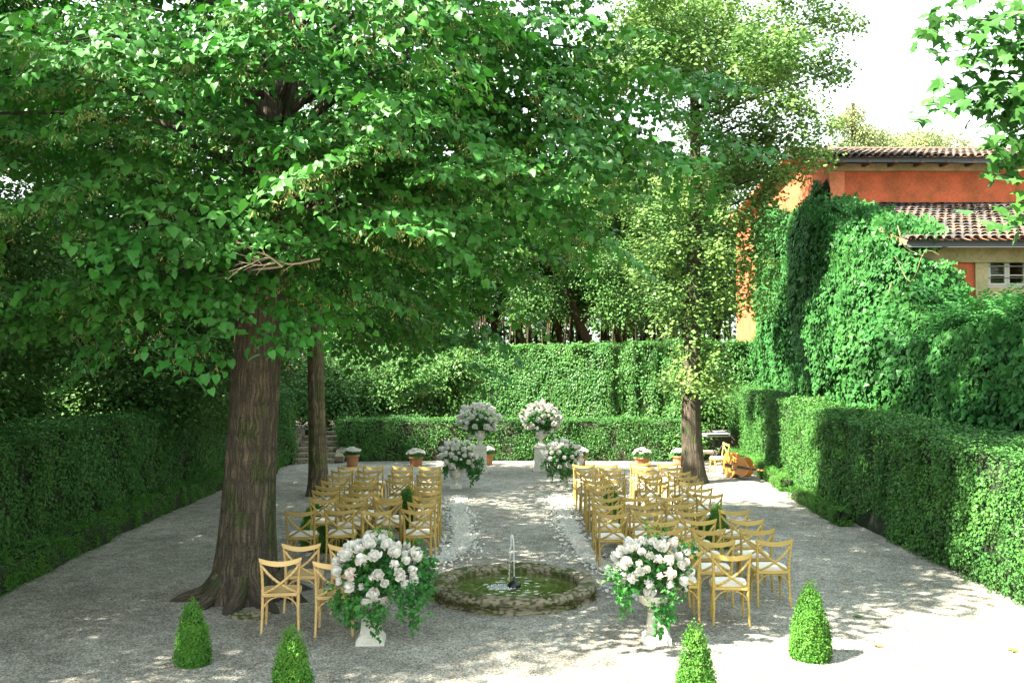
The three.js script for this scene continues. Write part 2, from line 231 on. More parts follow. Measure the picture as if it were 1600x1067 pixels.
// ------------------------------------------------------------------ the house
{
  const X0 = 8.9, X1 = 22, ZF = -21.5, ZU = -26.8, h = thing('house', 'orange stuccoed house with two tiled roofs, partly hidden by ivy', 'house');
  part('wall', box(X1 - X0, 8.74, 11.2, (X0 + X1) / 2, 0, ZU - 5.6), M.orange, h).userData.label = 'orange upper wall above the lower roof';
  // lean-to wing with a window opening
  const wx0 = 10.66, wx1 = 11.62, wy0 = 4.86, wy1 = 5.62, xe = X0 + 0.01;
  part('wing_wall', merged([box(wx0 - xe, 5.75, 0.35, (xe + wx0) / 2, 0, ZF - 0.175), box(X1 - wx1, 5.75, 0.35, (X1 + wx1) / 2, 0, ZF - 0.175), box(wx1 - wx0, wy0, 0.35, (wx0 + wx1) / 2, 0, ZF - 0.175), box(wx1 - wx0, 5.75 - wy1, 0.35, (wx0 + wx1) / 2, wy1, ZF - 0.175), box(0.35, 5.75, 4.9, xe + 0.175, 0, ZF - 2.82), box(0.3, 5.75, 4.9, X1 - 0.2, 0, ZF - 2.82)]), M.orange, h);
  for (const x of [xe, X1 - 0.35]) { const t = new THREE.Shape([new THREE.Vector2(0.36, 5.752), new THREE.Vector2(5.28, 5.752), new THREE.Vector2(5.28, 7.34), new THREE.Vector2(0.36, 5.9)]), g = new THREE.ExtrudeGeometry(t, { depth: 0.34, bevelEnabled: false }); g.rotateY(Math.PI / 2); g.translate(x, 0, ZF); part('wing_gable', g, M.orange, h); }
  part('gable', (() => { const t = new THREE.Shape([new THREE.Vector2(0.05, 8.745), new THREE.Vector2(11.1, 8.745), new THREE.Vector2(2.62, 9.5)]), g = new THREE.ExtrudeGeometry(t, { depth: 0.3, bevelEnabled: false }); g.rotateY(Math.PI / 2); g.translate(X0 + 0.004, 0, ZU); return g; })(), M.orange, h);
  part('room_floor', box(X1 - X0 - 1, 0.1, 4.6, (X0 + X1) / 2, 3.6, ZF - 2.8), M.core, h);
  part('wall_base', box(0.06, 3.4, 16.2, X0 - 0.033, 0, -29.7), M.plaster, h).userData.label = 'white plaster base of the side wall under the ivy';
  part('corner_pilaster', box(0.42, 1.0, 0.06, X0 + 0.2, 7.52, ZU + 0.033), M.orangePale, h);
  part('eaves_band', box(X1 - X0, 0.2, 0.1, (X0 + X1) / 2 + 0.002, 8.53, ZU + 0.053), M.beige, h); part('eaves_band', box(X1 - X0, 0.34, 0.1, (X0 + X1) / 2 + 0.004, 5.42, ZF + 0.053), M.beige, h);
  part('window_surround', merged([box(0.28, 1.5, 0.05, wx0 - 0.13, 4.25, ZF + 0.026), box(1.5, 1.5, 0.05, wx1 + 0.75, 4.25, ZF + 0.026), box(wx1 - wx0, 0.6, 0.05, (wx0 + wx1) / 2 + 0.005, 4.25, ZF + 0.0265)]), M.beige, h);
  const paint = std([0.5, 0.49, 0.42], 0.7), glass = new THREE.MeshPhysicalMaterial({ color: 0xffffff, transmission: 1, roughness: 0.03, thickness: 0 }), iron = std([0.2, 0.19, 0.17], 0.7), w = part('window', merged([box(wx1 - wx0, 0.05, 0.08, (wx0 + wx1) / 2, wy0, ZF - 0.09), box(wx1 - wx0, 0.05, 0.08, (wx0 + wx1) / 2, wy1 - 0.05, ZF - 0.09), box(0.05, wy1 - wy0 - 0.1, 0.08, wx0 + 0.025, wy0 + 0.05, ZF - 0.09), box(0.05, wy1 - wy0 - 0.1, 0.08, wx1 - 0.025, wy0 + 0.05, ZF - 0.09)]), paint, h);
  for (let s = 0; s < 2; s++) { const a = wx0 + 0.052 + s * 0.43, b = a + 0.425; part('sash', merged([box(0.055, 0.65, 0.05, a + 0.0275, wy0 + 0.053, ZF - 0.06), box(0.055, 0.65, 0.05, b - 0.0275, wy0 + 0.053, ZF - 0.06), box(0.315, 0.05, 0.05, (a + b) / 2, wy0 + 0.053, ZF - 0.06), box(0.315, 0.05, 0.05, (a + b) / 2, wy0 + 0.653, ZF - 0.06), box(0.315, 0.025, 0.04, (a + b) / 2, wy0 + 0.27, ZF - 0.06), box(0.315, 0.025, 0.04, (a + b) / 2, wy0 + 0.47, ZF - 0.06)]), paint, w);
    for (let k = 0; k < 3; k++) part('pane', box(0.315, 0.175, 0.006, (a + b) / 2, wy0 + 0.1 + k * 0.197, ZF - 0.066), glass, w); }
  for (const y of [wy0 + 0.22, wy0 + 0.48]) part('bar', tube([V(wx0 - 0.03, y, ZF - 0.01), V(wx1 + 0.03, y, ZF - 0.01)], [0.009, 0.009], 6, 0.5), iron, w);
  // roofs of loose barrel tiles
  const tileMats = [[0.36, 0.2, 0.13], [0.3, 0.24, 0.2], [0.22, 0.2, 0.19], [0.42, 0.28, 0.2], [0.15, 0.14, 0.14], [0.34, 0.29, 0.25]].map((c, i) => { const t = stoneTex([230, 225, 220], [150, 146, 142], 0.15, 60 + i); return std(c.map((v) => v * 0.5), 0.95, { map: t }); });
  const tileGeo = [0, 1, 2].map((k) => { const r = rng(90 + k), L = 0.58, v = [], idx = [], S = 7; for (let e = 0; e < 2; e++) for (let i = 0; i <= S; i++) { const a = Math.PI * i / S, R = (e ? 0.068 : 0.09) + (r() - 0.5) * 0.006; v.push([Math.cos(a) * R, Math.sin(a) * R * 0.92, -e * L]); } for (let e = 0; e < 2; e++) for (let i = 0; i <= S; i++) { const a = Math.PI * i / S, R = (e ? 0.054 : 0.072); v.push([Math.cos(a) * R, Math.sin(a) * R * 0.92, -e * L]); }
    const q = S + 1; for (let i = 0; i < S; i++) { idx.push([i, i + 1, q + i], [i + 1, q + i + 1, q + i]); idx.push([2 * q + i, 3 * q + i, 2 * q + i + 1], [2 * q + i + 1, 3 * q + i, 3 * q + i + 1]); idx.push([i, 2 * q + i, i + 1], [i + 1, 2 * q + i, 2 * q + i + 1]); }
    const g = raw(v, idx), u = []; for (const p of v) u.push(p[0] * 3 + k * 0.3, p[2] * 2 + k * 0.4); g.setAttribute('uv', new THREE.Float32BufferAttribute(u, 2)); return g; });
  function roof(zf, y0, run, rise, over, seed, colsN) {
    const r = rng(seed), slope = Math.atan2(rise, run), L = Math.hypot(run, rise) + 0.1, o = part('roof', (() => { const g = box(X1 - X0 + over, 0.1, L, 0, -0.12, -L / 2); g.rotateX(slope); g.translate((X0 - over + X1) / 2, y0, zf); return g; })(), M.terracotta, h);
    const rows = Math.ceil(L / 0.45), rest = [];
    for (let c = 0; c < (X1 - X0 + over) / 0.2; c++) for (let k = 0; k < rows; k++) {
      const x = X0 - over + 0.1 + c * 0.2 + (r() - 0.5) * 0.02, z = -k * 0.45 + 0.03 + (r() - 0.5) * 0.03, m = new THREE.Matrix4().makeRotationX(slope).setPosition(0, y0, zf).multiply(new THREE.Matrix4().makeRotationY((r() - 0.5) * 0.08).setPosition(0, -0.02 + 0.012 * (k % 2) + (r() - 0.5) * 0.014, z)); m.setPosition(V(x, y0, zf).add(V(0, Math.sin(slope) * -z, Math.cos(slope) * z)).add(V(0, 0.03 + r() * 0.016, 0)));
      m.multiply(new THREE.Matrix4().makeRotationX(-0.085)); const lich = noise(c * 0.23 + seed, k * 0.3), mi = Math.floor(clamp(lich * 0.75 + r() * 0.45 - 0.1, 0, 0.999) * 6);
      if (c < colsN) { const t = part('tile', tileGeo[Math.floor(r() * 3)], tileMats[mi], o); t.applyMatrix4(m); } else rest.push([m, mi]);
    }
    tileMats.forEach((tm, i) => { const l = rest.filter((e) => e[1] === i).map((e) => e[0]); if (l.length) copies('tiles', tileGeo[i % 3], tm, l, o); });
    return [slope, L];
  }
  roof(ZF + 0.55, 5.86, 5.85, 1.72, 0.25, 5, 21);
  roof(ZU + 0.6, 8.8, 3.2, 0.86, 0.4, 6, 36);
  part('ridge', (() => { const g = tube([V(X0 - 0.4, 9.69, ZU - 2.62), V(X1, 9.69, ZU - 2.62)], [0.11, 0.11], 10, 0.33, (a, s) => 1 + 0.12 * ((s / 0.4) % 1)); return g; })(), tileMats[3], h);
  part('back_roof', (() => { const g = box(X1 - X0 + 0.4, 0.12, 9.2, 0, -0.12, -4.6); g.rotateX(-0.1); g.translate((X0 - 0.4 + X1) / 2, 9.66, ZU - 2.62); return g; })(), M.terracotta, h);
  for (const [y, z] of [[8.69, ZU + 0.66], [5.74, ZF + 0.62]]) { const g = new THREE.CylinderGeometry(0.075, 0.075, X1 - X0 + 0.3, 12, 1, true, Math.PI * 0.5, Math.PI); g.rotateZ(Math.PI / 2); g.rotateX(0); g.translate((X0 + X1) / 2 - 0.1, y + 0.03, z); part('gutter', g, std([0.055, 0.06, 0.058], 0.6, { side: THREE.DoubleSide }), h); }
  for (let i = 0; i < 14; i++) part('rafter', box(0.09, 0.1, 0.62, X0 + 0.2 + i * 0.72, 8.63, ZU + 0.3), std([0.12, 0.08, 0.05], 0.9), h);
}
// ------------------------------------------------------------------ ivy and wisteria
const ivyPatch = [21, 22, 23].map((s) => mat2(s, 42, 0.5, 0.18, 0.105, ivyLeaf(), 0.55, 0.6));
const wisPatch = [24, 25].map((s) => { const r = rng(s), l = []; for (let k = 0; k < 5; k++) { const b = V((r() - 0.5) * 0.3, (r() - 0.5) * 0.3, r() * 0.1), d = V(r() - 0.5, (r() - 0.6) * 0.8, 0.9).normalize(); for (let i = 0; i < 11; i++) { const t = i / 10, p = b.clone().addScaledVector(d, t * 0.3).add(V(0, -0.14 * t * t, 0)), sd = i % 2 ? 1 : -1, side = new THREE.Vector3().crossVectors(d, UPV).normalize().multiplyScalar(sd); l.push(mtx(p, basis(side.addScaledVector(d, 0.5).add(V(0, -0.3, 0)), UPV), 0.07 + r() * 0.02)); } } return join(leafLong, l); });
function creeper(name, label, surf, { n, patches = ivyPatch, mat = M.ivy, seed = 1, lump = 0.25, stem, lo, hi }) {
  const o = thing(name, label, 'ivy'), r = rng(seed), spots = [];
  const at = (u, v) => { const [p, m] = surf(u, v); p.addScaledVector(m, (fbm(p.x * 0.9 + seed, p.y * 0.9, p.z * 0.9) - 0.35) * lump * 2 + (fbm(p.x * 3, p.y * 3, p.z * 3, 2) - 0.5) * lump * 0.7); return [p, m]; };
  const U = 40, W = 20, pos = [], idx = []; for (let i = 0; i <= U; i++) for (let j = 0; j <= W; j++) { const [p, m] = at(i / U, j / W); p.addScaledVector(m, -0.1); pos.push(p.x, p.y, p.z); } for (let i = 0; i < U; i++) for (let j = 0; j < W; j++) { const a = i * (W + 1) + j, b = a + W + 1; idx.push(a, b, a + 1, b, b + 1, a + 1); }
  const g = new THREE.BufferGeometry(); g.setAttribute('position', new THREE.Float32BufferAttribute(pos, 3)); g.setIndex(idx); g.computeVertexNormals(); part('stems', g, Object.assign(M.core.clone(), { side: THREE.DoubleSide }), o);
  for (let i = 0; i < n; i++) { const [p, m] = at(r(), r()); const q = m.clone().add(V((r() - 0.5) * 0.5, (r() - 0.1) * 0.5, (r() - 0.5) * 0.5)).normalize(); spots.push(mtx(p.addScaledVector(m, (r() - 0.4) * 0.12), basis(UPV.clone().add(V((r() - 0.5) * 0.8, 0, (r() - 0.5) * 0.8)), q), 0.8 + r() * 0.5)); }
  cover(o, patches, mat, spots, 'foliage', seed * 17, lo, hi); return o;
}
// curtain over the house's side wall, hanging from eaves to a ragged lower edge
creeper('wall_ivy', 'tall curtain of dark ivy over the side wall below the upper eaves', (u, v) => { const z = -34.2 + u * 7.5, low = 1.2 + 1.5 * smooth(0.55, 1, u) + 0.3 * noise(u * 9), top = 8.1 + 0.35 * Math.sin(u * 7); return [V(8.8, lerp(low, top, v), z), V(-1, 0, 0)]; }, { n: 1650, seed: 41, lump: 0.28 });
const moundPath = new THREE.CatmullRomCurve3([V(8.72, 0, -27.2), V(8.55, 0, -24.6), V(8.5, 0, -22.3), V(8.85, 0, -21.35), V(9.85, 0, -21.2)], false, 'centripetal');
creeper('wall_ivy', 'bulging ivy mound round the corner of the lower wing', (u, v) => { // wraps the corner and climbs over the eaves
  const p = moundPath.getPointAt(u), d = moundPath.getTangentAt(u), m = V(-d.z, 0, d.x), top = lerp(7.55, 4.9, Math.pow(u, 1.3)) + 0.3 * Math.sin(u * 13) * (1 - u), bulge = 0.2 + 0.5 * Math.sin(Math.PI * clamp(v * 1.05)) * (1 - 0.5 * u);
  p.addScaledVector(m, bulge); p.y = lerp(1.9 + 1.0 * (1 - smooth(0, 0.35, u)), top, v); m.y += smooth(0.75, 1, v) * 1.5; return [p, m.normalize()]; }, { n: 1900, seed: 42, lump: 0.3, lo: 0.75, hi: 1.25 });
creeper('wall_ivy', 'ivy spilling over the tiles of the lower roof', (u, v) => [V(8.7 + u * 0.75 * (1 - v * 0.5), 5.95 + v * 1.4, -21.1 - v * 4.7), V(0, 0.94, 0.34)], { n: 240, seed: 43, lump: 0.07, lo: 0.8, hi: 1.4 });
creeper('garden_wall_ivy', 'broad bank of ivy and wisteria standing behind the dark hedge', (u, v) => { const z = lerp(-21.6, -11, u), k = v * 2, top = 3.5 + 0.25 * smooth(0.2, 0.6, u) + 0.35 * noise(u * 8); return k < 1 ? [V(8.75 - 0.35 * Math.sin(k * 2.6) + u * 0.35, top * k, z), V(-1, 0.15 + 0.5 * smooth(0.8, 1, k), 0.1).normalize()] : [V(8.8 + (k - 1) * 2.2 + u * 0.35, top + 0.25 * Math.sin((k - 1) * 3), z), V(-0.15, 1, 0.2).normalize()]; }, { n: 2600, seed: 44, lump: 0.3 });
{ const o = thing('wisteria', 'light green wisteria fronds over the ivy below the window', 'wisteria'), r = rng(77), l = []; for (let i = 0; i < 420; i++) { const u = r(), w = r(); const z = lerp(-20.8, -12, u), x = 8.55 + u * 0.35 + w * 2.0; l.push(mtx(V(x, 3.62 + 0.25 * smooth(0.2, 0.6, u) + 0.35 * noise(u * 8) + r() * 0.28 - (w < 0.05 ? r() * 0.9 : 0) + 0.25 * Math.sin(w * 3), z), new THREE.Quaternion().setFromEuler(new THREE.Euler(-0.5 + (r() - 0.5), r() * 6.28, 0, 'YXZ')), 0.9 + r() * 0.6)); } copies('foliage', wisPatch[0], M.wisteria, l.filter((_, i) => i % 2), o, tints(78, 0.8, 1.3)); copies('foliage', wisPatch[1], M.wisteria, l.filter((_, i) => !(i % 2)), o, tints(79, 0.8, 1.3));
  const whip = [[spot(1400, 400, 20.4), spot(1425, 440, 20), spot(1450, 390, 19.8), spot(1470, 398, 19.7)], [spot(1405, 352, 20.3), spot(1416, 385, 20.0), spot(1445, 400, 19.8)], [spot(1395, 440, 20), spot(1385, 470, 19.6)]]; for (const w of whip) part('tendril', tube(w, [0.012, 0.009, 0.004], 5, 0.15), std([0.2, 0.22, 0.08], 0.9), o); }

// ------------------------------------------------------------------ woodland trees
const woodBall = [31, 32, 33].map((s) => ball(s, 80, 0.62, 0.12, foldLeaf(0.6, 0.1)));
const ginkgoBall = [34, 35, 36].map((s) => ball(s, 46, 0.36, 0.082, fanLeaf(), 0.9));
function blobs(r, list, per, shell = 0.55) { const out = []; for (const [c, R] of list) for (let i = 0, n = Math.round(per * R * R); i < n; i++) { const d = V(r() * 2 - 1, r() * 2 - 1, r() * 2 - 1).normalize(), k = Math.pow(r(), 0.38) * (0.8 + 0.4 * noise(d.x * 2.3 + c.x, d.y * 2.3 + c.y, d.z * 2.3 + c.z)); out.push(mtx(c.clone().add(V(d.x * R * k, d.y * R * k * 0.72, d.z * R * k)), new THREE.Quaternion().setFromEuler(new THREE.Euler((r() - 0.5) * 0.7, r() * 6.28, (r() - 0.5) * 0.7)), 0.75 + r() * 0.55)); } return out; }
function woodTree(name, label, { base, h, lean = [0, 0], r0 = 0.16, R = 2.2, low = 0.45, mat = M.wood, seed, per = 26, n = 9, balls = woodBall, bk = barkWood, group, lo, hi }) {
  const r = rng(seed), o = thing(name, label, 'tree', base, 0, group), top = V(lean[0], h, lean[1]), bend = V((r() - 0.5) * 0.5, h * 0.5, (r() - 0.5) * 0.5).add(V(lean[0] * 0.62, 0, lean[1] * 0.62));
  const tp = [V(0, -0.25, 0), V(lean[0] * 0.25 + (r() - 0.5) * 0.2, h * 0.25, lean[1] * 0.25), bend, top.clone().multiplyScalar(0.96)], crv = new THREE.CatmullRomCurve3(tp, false, 'centripetal');
  part('trunk', tube(tp, [r0 * 1.25, r0, r0 * 0.75, r0 * 0.25], 10, 0.35), bk, o); const list = [];
  for (let i = 0; i < n; i++) { const t = lerp(low, 0.98, (i + 0.6) / n), s = crv.getPointAt(t), a = i * 2.4 + r(), ln = R * lerp(0.95, 0.35, (t - low) / (1 - low)) * (0.75 + r() * 0.5), e = s.clone().add(V(Math.cos(a) * ln, 0.45 * ln * (r() * 0.9), Math.sin(a) * ln)); part('limb', tube([s, s.clone().lerp(e, 0.5).add(V(0, 0.15, 0)), e], [r0 * 0.42, r0 * 0.28, r0 * 0.08], 6, 0.4), bk, o); list.push([e, R * (0.4 + r() * 0.22)]); if (r() < 0.7) list.push([s.clone().lerp(e, 0.55).add(V(0, 0.3, 0)), R * 0.36]); }
  cover(o, balls, mat, blobs(r, list, per), 'crown', seed * 13, lo, hi); return o;
}
const T1 = 0.74, backGroup = 'trees of the wood behind the tall hedge';
[ [842, 44.5, 11, [-2.2, 0], 0.17, M.wood, 'slanting thin tree behind the curved hedge, first of the visible trunks'],
  [884, 46, 12, [-0.9, 0.5], 0.15, M.wood, 'slim upright tree between the two slanting trunks behind the hedge'],
  [958, 43.5, 10, [-3.2, 0.6], 0.24, M.wood, 'thick trunk leaning steeply behind the curved hedge'],
  [992, 44.5, 10.5, [-1.7, -0.4], 0.16, M.wood, 'curved pale trunk just right of the steeply leaning one'],
  [1006, 47.5, 13, [0.3, 0], 0.17, M.wood, 'straight trunk standing behind the curved pale trunk'],
  [1044, 46, 12, [0.7, 0], 0.2, M.wood, 'straight brown trunk just left of the pale-leaved tree'],
  [905, 50, 14, [0.5, 0], 0.2, M.wood, 'dark tree deep in the wood over the white flowers'],
  [760, 47, 13, [0.8, 0], 0.2, M.wood, 'broad green tree above the shaded end of the curved hedge'],
  [690, 46, 12, [-0.4, 0.5], 0.19, M.wood, 'sunlit tree showing under the linden boughs'],
  [600, 47, 13, [0.6, 0], 0.2, M.wood, 'green tree behind the slim second trunk'],
  [1120, 50, 12.5, [0, 0], 0.2, M.wood, 'tree filling the gap between pale-leaved tree and house'],
].forEach(([px, d, h, lean, r0, mat, label], i) => { const p = spot(px, 545, d); woodTree('woodland_tree', label, { base: [p.x, T1, -d], h, lean, r0, R: 2.5, mat, seed: 100 + i, low: 0.42, group: backGroup, lo: 0.75, hi: 1.5 }); });
const leftGroup = 'trees of the dark wood behind the shaded hedge';
[ [-10.2, -15.5, 13, M.wood, 'dark tree over the near end of the shaded hedge'], [-12.2, -20, 14.5, M.wood, 'dark tree behind the middle of the shaded hedge'], [-9.8, -24.5, 11, M.wood, 'dark tree seen just beside the big trunk'], [-14, -26.5, 13, M.wood, 'tall dark tree at the back of the shady wood'],
  [-10.6, -32.5, 6.5, M.wood, 'green tree beyond the upright hedge end'], [-15.5, -33, 8, M.wood, 'farther green tree beyond the shady wood'], [-17, -22, 13, M.wood, 'outermost dark tree of the shady wood'], [-6.5, -45.5, 8, M.wood, 'sunny tree beyond the stone steps'],
  [-11.4, -8.3, 12.5, M.wood, 'tall tree outside the picture, shading the near gravel'], [-10.8, -12, 10, M.wood, 'tree at the picture edge over the near hedge']
].forEach(([x, z, h, mat, label], i) => woodTree('woodland_tree', label, { base: [x, 0, z], h, r0: 0.2, R: 3.0, mat, seed: 140 + i, low: 0.22, n: 12, per: 20, lean: [(i % 3 - 1) * 0.7, 0], bk: bark, group: leftGroup, lo: 0.7, hi: 1.35 }));
[[20.5, -3.5, 'tree outside the picture mirrored in the window panes'], [24.5, 4, 'second tree outside the picture mirrored in the window panes'], [29.5, 9, 'farthest tree outside the picture mirrored in the window panes']].forEach(([x, z, label], i) => woodTree('garden_tree', label, { base: [x, 0, z], h: 13, r0: 0.25, R: 4, mat: M.wood, seed: 170 + i, low: 0.15, n: 14, per: 14, group: 'trees mirrored in the window' }));
// shrubs
function shrub(label, x, y, z, R, h, mat, seed, lo, hi) { const r = rng(seed), o = thing('shrub', label, 'shrub', [x, y, z]), list = []; for (let i = 0; i < 6; i++) { const a = i * 2.2 + r(), e = V(Math.cos(a) * R * 0.55, h * (0.4 + 0.45 * r()), Math.sin(a) * R * 0.55); part('stem', tube([V(0, -0.1, 0), e.clone().multiplyScalar(0.5).add(V(0, 0.2, 0)), e], [0.035, 0.025, 0.01], 5, 0.3), barkWood, o); list.push([e, R * 0.55]); } list.push([V(0, h * 0.45, 0), R * 0.8]); cover(o, woodBall, mat, blobs(r, list, 34), 'foliage', seed, lo, hi); }
[['sunlit shrub on the bank above the steps', -6.9, 0.5, -34, 1.5, 2.7, M.wood], ['pale shrub behind the low hedge end', -4.4, 0.7, -35, 1.4, 2.3, M.wood], ['loose green shrub behind the low hedge, under drooping linden leaves', -2.6, 0.7, -36.5, 1.4, 2.7, M.wood], ['rounded shrub closing the gap beside the upright hedge end', -8.6, 0.2, -31, 1.3, 3, M.wood],
  ['dark shrub in the shady wood behind the near hedge', -9.6, 0, -14.5, 1.5, 3.2, M.wood], ['spreading dark shrub in the middle of the shady wood', -10.4, 0, -18.5, 1.6, 3.4, M.wood], ['leafy shrub behind the hedge next to the big trunk', -10, 0, -23, 1.6, 3.2, M.wood], ['dark shrub at the far end of the shady wood', -9.9, 0, -27.5, 1.6, 3.3, M.wood], ['shrub at the picture edge behind the near hedge', -9.5, 0, -11.5, 1.4, 3, M.wood],
  ['sunlit shrub beside the keyboard, behind the low hedge', 6.1, 0.1, -31.9, 0.85, 2.3, M.wood], ['small shrub behind the wooden chair by the keyboard', 5.6, 0, -30.9, 0.5, 1.2, M.wood],
  ['bush behind the curved hedge under the leaning trunk', 3.6, T1, -45, 1.2, 3.4, M.wood], ['bush behind the curved hedge at its shaded end', -1.6, T1, -44, 1.5, 4.4, M.wood]].forEach((a, i) => shrub(...a, 300 + i, 0.75, 1.45));
{ // the wood goes on behind as one mass
  const r = rng(501), l = [], t = []; for (let i = 0; i < 2400; i++) { const a = r(); let x, z, y = 0.8 + (a < 0.55 ? 13 : 8) * Math.pow(r(), 0.85); if (a < 0.55) { x = lerp(-22, 13, r()); z = -56 - r() * 9; } else { z = lerp(-58, -4, r()); x = -19.5 - r() * 7 - 2 * (z < -40); } l.push(mtx(V(x, y, z), new THREE.Quaternion().setFromEuler(new THREE.Euler(r(), r() * 6, r())), 1.7 + r() * 1.4)); }
  const m = copies('far_wood', woodBall[0], M.wood, l, scene, tints(502, 0.7, 1.3)); tag(m, 'dense dark wood closing the view behind the trees', 'wood', null, 'stuff');
  for (let i = 0; i < 150; i++) { const x = lerp(-14, 12, r()), z = -49 - r() * 6, h = 7 + r() * 4; t.push(tube([V(x, T1 - 0.1, z), V(x + (r() - 0.5) * 0.6, h * 0.5, z), V(x + (r() - 0.5) * 1.2, h, z)], [0.06 + r() * 0.07, 0.07, 0.04], 6, 1.5)); }
  const w = part('thin_stems', merged(t), barkWood, scene); tag(w, 'dim thin stems standing close together deep in the wood', 'undergrowth', null, 'stuff');
}
{ // crowns seen over the roof
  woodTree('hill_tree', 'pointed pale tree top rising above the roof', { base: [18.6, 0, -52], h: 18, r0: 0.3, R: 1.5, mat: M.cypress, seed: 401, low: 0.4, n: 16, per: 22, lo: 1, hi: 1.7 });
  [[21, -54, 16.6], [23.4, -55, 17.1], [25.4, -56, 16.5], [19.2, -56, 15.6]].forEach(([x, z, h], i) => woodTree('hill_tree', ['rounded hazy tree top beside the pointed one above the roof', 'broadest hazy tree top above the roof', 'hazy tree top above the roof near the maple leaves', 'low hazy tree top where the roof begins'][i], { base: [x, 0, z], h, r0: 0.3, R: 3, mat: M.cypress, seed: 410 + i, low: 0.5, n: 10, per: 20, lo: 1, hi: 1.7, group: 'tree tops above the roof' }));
}
// ------------------------------------------------------------------ the linden
const trunkRidge = (amp, flareH, lobes, seed) => (a, s, y) => { const fl = Math.exp(-Math.max(0, y) / flareH); return 1 + amp * (Math.abs(noise(Math.cos(a) * 5 + 9 + seed, Math.sin(a) * 5 + 9, y * 0.16) - 0.5) * 1.6 - 0.4) + 0.05 * (noise(Math.cos(a) * 14 + 20, Math.sin(a) * 14 + 20, y * 1.6) - 0.5) + fl * (0.15 + 0.2 * Math.pow(Math.abs(Math.sin(a * lobes / 2 + seed)), 2)); };
const sprayLeaves = (seed) => { // leaves of one drooping linden spray, twig along x
  const r = rng(seed), l = [], bl = []; const twig = (b, d, L, n) => { for (let i = 0; i < n; i++) { const t = (i + 0.7) / n, p = b.clone().addScaledVector(d, L * t).add(V(0, -0.22 * L * t * t, 0)), sd = i % 2 ? 1 : -1, side = V(-d.z, 0, d.x).multiplyScalar(sd), dir = side.multiplyScalar(0.6).addScaledVector(d, 0.6 + (i === n - 1 ? 1 : 0)).add(V((r() - 0.5) * 0.9, -0.3 - r() * 0.9, (r() - 0.5) * 0.9)).normalize(), nr = V((r() - 0.42) * 1.3 + dir.x * 0.45, 0.5 + r() * 0.8, (r() - 0.5) * 1.5 + dir.z * 0.5).normalize(); dir.addScaledVector(nr, -dir.dot(nr)); const s = 0.052 + Math.pow(r(), 1.3) * 0.075; l.push(mtx(p.add(V(0, (r() - 0.5) * 0.1, 0)), basis(dir, nr), V(s * 1.05, s, s))); if (r() < 0.15) for (let k = 0; k < 11; k++) bl.push(mtx(p.clone().add(V((r() - 0.5) * 0.11, -0.03 - r() * 0.09, (r() - 0.5) * 0.11)), basis(V((r() - 0.5) * 2, -1, (r() - 0.5) * 2), V(r() - 0.5, 0.5, r() - 0.5).normalize()), V(0.026, k ? 0.022 + r() * 0.02 : 0.08, 0.026))); } };
  twig(V(0, 0, 0), V(1, 0.05, 0).normalize(), 0.95, 13); for (let k = 0; k < 7; k++) { const t = 0.08 + k * 0.13, a = (k % 2 ? 1 : -1) * (0.7 + r() * 0.35); twig(V(t * 0.95, -0.2 * t * t * 0.95, 0), V(Math.cos(a), 0.02, Math.sin(a)), 0.6 - t * 0.3, 8); } return [l, bl];
};
const heart = heartLeaf(), bractLeaf = foldLeaf(0.5, 0.1), spraySets = [601, 602, 603, 604].map(sprayLeaves), sprayGeo = spraySets.map(([l]) => join(heart, l)), bractGeo = spraySets.map(([, b]) => join(bractLeaf, b));
